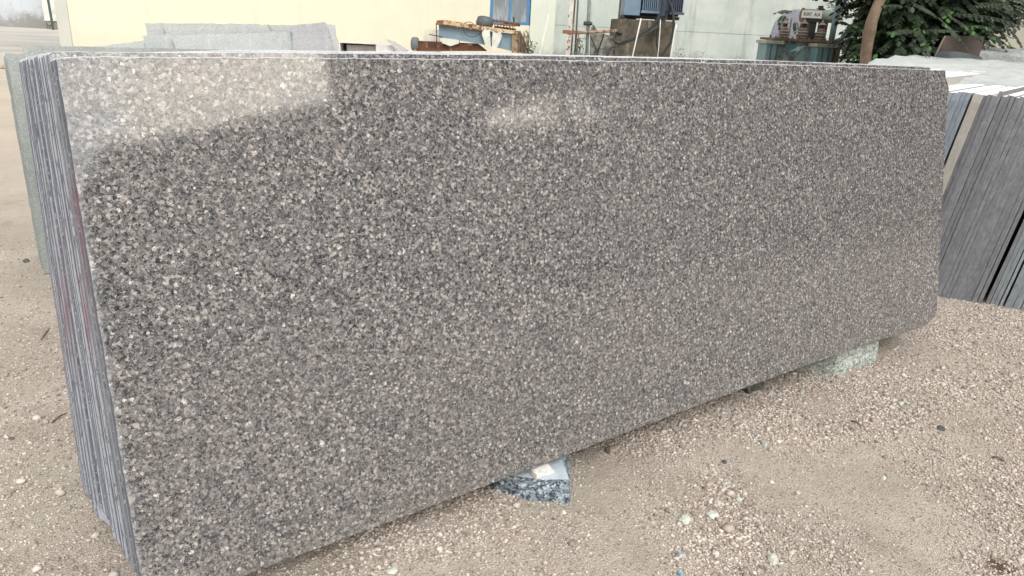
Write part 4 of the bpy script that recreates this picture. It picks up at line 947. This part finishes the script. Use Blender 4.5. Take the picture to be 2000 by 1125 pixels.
# ------------------------------------------------------------------ pale rough slabs and the brown slab at right
n=NB('pale_hewn_granite'); a_=n.noise(1,6,.75,n.mapping(n.obj,(6,30,22))); c=n.mix(n.smooth(a_,.3,.7),(.34,.39,.41),(.50,.55,.57)); c=n.mix(n.smooth(n.noise(1,6,.7,n.mapping(n.obj,(2,8,30),(1,2,3))),.58,.7,0,.5),c,(.36,.40,.42)); c=n.mix(n.math('MULTIPLY',n.objrnd(),.35),c,(.58,.56,.53)); n.bump(n.noise(25,6,.75),.7,.02); HEW=n.out(c,.9)
r_=random.Random(31)
rows=[(5.0,1862,.99),(5.35,1800,1.0),(5.7,1775,1.0),(6.1,1748,1.0),(6.5,1741,1.0),(6.95,1750,1.0),(7.4,1772,1.0),(7.9,1800,1.0)]
def rough_slab(v,px,ztop,label,th=.34,wid=None,mat=None,name='hewn_slab',grp='pale rough hewn slabs at right'):
    ua=bg(px,115,v)[0]; L_=wid or 3.2; b=MB(); nx_=60; ny=6; seed=r_.random()*30
    vs=[]
    for j in range(ny+1):
        for i in range(nx_+1):
            x=L_*i/nx_; y=th*j/ny; st_=.018*round(noise.noise(Vector((x*1.6+seed,j*1.7,0)))*3)/1.5
            z=ztop+.022*noise.noise(Vector((x*5+seed,y*9,2)))+.010*noise.noise(Vector((x*22,y*30,seed)))+st_*.6+.006*j
            if i==0: z-=.03
            vs.append((x+(.03*noise.noise(Vector((seed,j*2.1,1))) if i==0 else 0),y,z))
    fs=[(j*(nx_+1)+i,j*(nx_+1)+i+1,(j+1)*(nx_+1)+i+1,(j+1)*(nx_+1)+i) for j in range(ny) for i in range(nx_)]
    k=len(vs)
    for i in range(nx_+1): vs.append((vs[i][0],0,0))
    for i in range(nx_): fs.append((k+i,k+i+1,i+1,i))
    k2=len(vs)
    for j in range(ny+1): vs.append((vs[j*(nx_+1)][0],th*j/ny,0))
    for j in range(ny): fs.append((k2+j+1,k2+j,j*(nx_+1),(j+1)*(nx_+1)))
    k3=len(vs)
    for j in range(ny+1): vs.append((L_,th*j/ny,0))
    for j in range(ny): fs.append((k3+j,k3+j+1,(j+1)*(nx_+1)+nx_,j*(nx_+1)+nx_))
    for i in range(nx_+1): vs.append((vs[i][0],th,0))
    k4=k3+ny+1; base=ny*(nx_+1)
    for i in range(nx_): fs.append((k4+i+1,k4+i,base+i,base+i+1))
    b.add(vs,fs); return tag(b.build(name,mat or HEW,loc=W(ua,v),rot=YROT),label,'stone slab',grp)
od='nearest,second nearest,third nearest,fourth nearest,fourth farthest,third farthest,second farthest,farthest'.split(',')
for i,(v,px,k) in enumerate(rows):
    zt2={0:1.155,1:1.165,2:1.17,3:1.175,4:1.18,5:1.195,6:1.205,7:1.21}[i]
    rough_slab(v,px,zt2,'pale blue-white slab with rough hewn top at top right, %s of eight rows'%od[i],th={0:.33,1:.33,2:.38,3:.38,4:.43,5:.43,6:.48,7:.4}[i],wid=4.5)
GH=m_slab_plain('grey_hewn',(.38,.41,.42),.25,.8,40)
for i,(v,px,z_) in enumerate([(8.6,1918,1.30),(9.2,1925,1.34)]):
    rough_slab(v,px,z_,'grey rough slab beyond the brown slab at the right edge, %s one'%('nearer','farther')[i],th=.5,wid=3.5,mat=GH,grp='grey rough slabs beyond the brown slab')
BS=m_slab_plain('brown_granite',(.11,.082,.07),.15,.45,120); BSE=m_slab_plain('pale_cut_edge',(.45,.43,.38),.1)
poly('granite_slab',[(1828,110),(1842,80),(1848,70),(1880,70),(1923,71),(1918,90),(1912,110)],8.42,.03,BS,'brown polished granite slab leaning under the leafy branches behind the pale rough slabs','granite slab',None,mside=BSE)
poly('granite_slab',[(1827,112),(1836,100),(1870,101),(1900,106),(1912,112)],8.34,.03,m_slab_plain('charcoal_granite',(.13,.15,.16),.2,.7,60),'low charcoal slab strip at the foot of the brown slab','granite slab',None,amp=.006)
p=atz(1856,143,1.19)
# ------------------------------------------------------------------ unseen blockers added behind the viewer to shape the sky mirrored in the polish
wk=empty('workshop_sky_blocker',(-6,-16,0)); tag(wk,'long low workshop with a flat roof, added unseen behind the viewer to block sky','building')
GB=m_paint('grey_render',(.34,.33,.32),(.27,.26,.25),.9,scale=1)
MB().prism([(-16,0),(54,0),(54,5.3),(21.9,5.3),(21.9,5.2),(18.6,5.25),(13.75,6.15),(7.7,5.15),(7.7,4.2),(-16,4.2)],-6,0).build('wall',GB,wk)  # unseen; roofline stepped to edge the bright patch mirrored in the slab
MB().prism([(-16.3,4.203),(7.68,4.203),(7.68,4.34),(-16.3,4.34)],-6.3,.3).build('roof',m_paint('dark_roof',(.10,.10,.10),rough=.9,scale=1),wk)
s_=MB()
for k in range(5): MB().box(-14+5*k,-12.4+5*k,.002,.05,1,2.6).build('window',GL,wk)
tb_=empty('tall_sky_blocker',(7.7,-16,0),math.radians(21)); tag(tb_,'tall dark grey concrete building added unseen behind the viewer to block sky','building')  # unseen block added as the right-hand edge of the mirrored sky patch
MB().box(0,4.12,-8,0,0,13).build('wall',m_paint('dark_concrete',(.12,.12,.12),(.09,.09,.09),.9,scale=1),tb_); s_=MB()
for k in range(3):
    for j in range(4): MB().box(.4+1.3*k,1.1+1.3*k,.002,.05,1.2+3*j,2.6+3*j).build('window',GL,tb_)
def blocker_tree(az,dist,h,rad_,seed,label,n_=2600,hole=None):  # unseen tree, placed to screen bright sky from the slab's reflection
    a_=math.radians(az); r_=random.Random(seed); t_=empty('sky_blocker_tree',(dist*math.sin(a_),-dist*math.cos(a_),0)); tag(t_,label,'tree','added sky-blocking trees behind the viewer')
    MB().tube([(0,0,0),(.1,0,h*.4),(0,.1,h*.8)],[.35,.25,.1],10).build('trunk',BARK,t_)
    lf=MB()
    cl=[(r_.gauss(0,rad_*.5),r_.gauss(0,rad_*.35),h*.62+r_.gauss(0,h*.17)) for _ in range(26)]
    for k in range(n_):
        c_=cl[k%26]; p_=Vector((c_[0]+r_.gauss(0,.75),c_[1]+r_.gauss(0,.75),max(hole or 1.2,c_[2]+r_.gauss(0,.7)))); leafquad(lf,p_,Vector((r_.uniform(-1,1),r_.uniform(-1,1),r_.uniform(-1,.4))),Vector((r_.uniform(-1,1),r_.uniform(-1,1),1)),.55,.4)
    lf.build('crown',LEAFD,t_)
blocker_tree(54,31,13,4.6,1,'broad added sky-blocking tree behind the viewer, nearest the tall building',7000)
blocker_tree(43.5,24.8,15,5,9,'tallest added sky-blocking tree behind the viewer, its crown high beside the tall building',9000,7.8)
blocker_tree(63,31,13,4.6,2,'broad added sky-blocking tree behind the viewer, second from the tall building',7000)
blocker_tree(73,29,13,4.6,3,'broad added sky-blocking tree behind the viewer, third from the tall building',7000)
blocker_tree(85,28,13,4.6,4,'broad added sky-blocking tree behind the viewer, farthest from the tall building',7000)
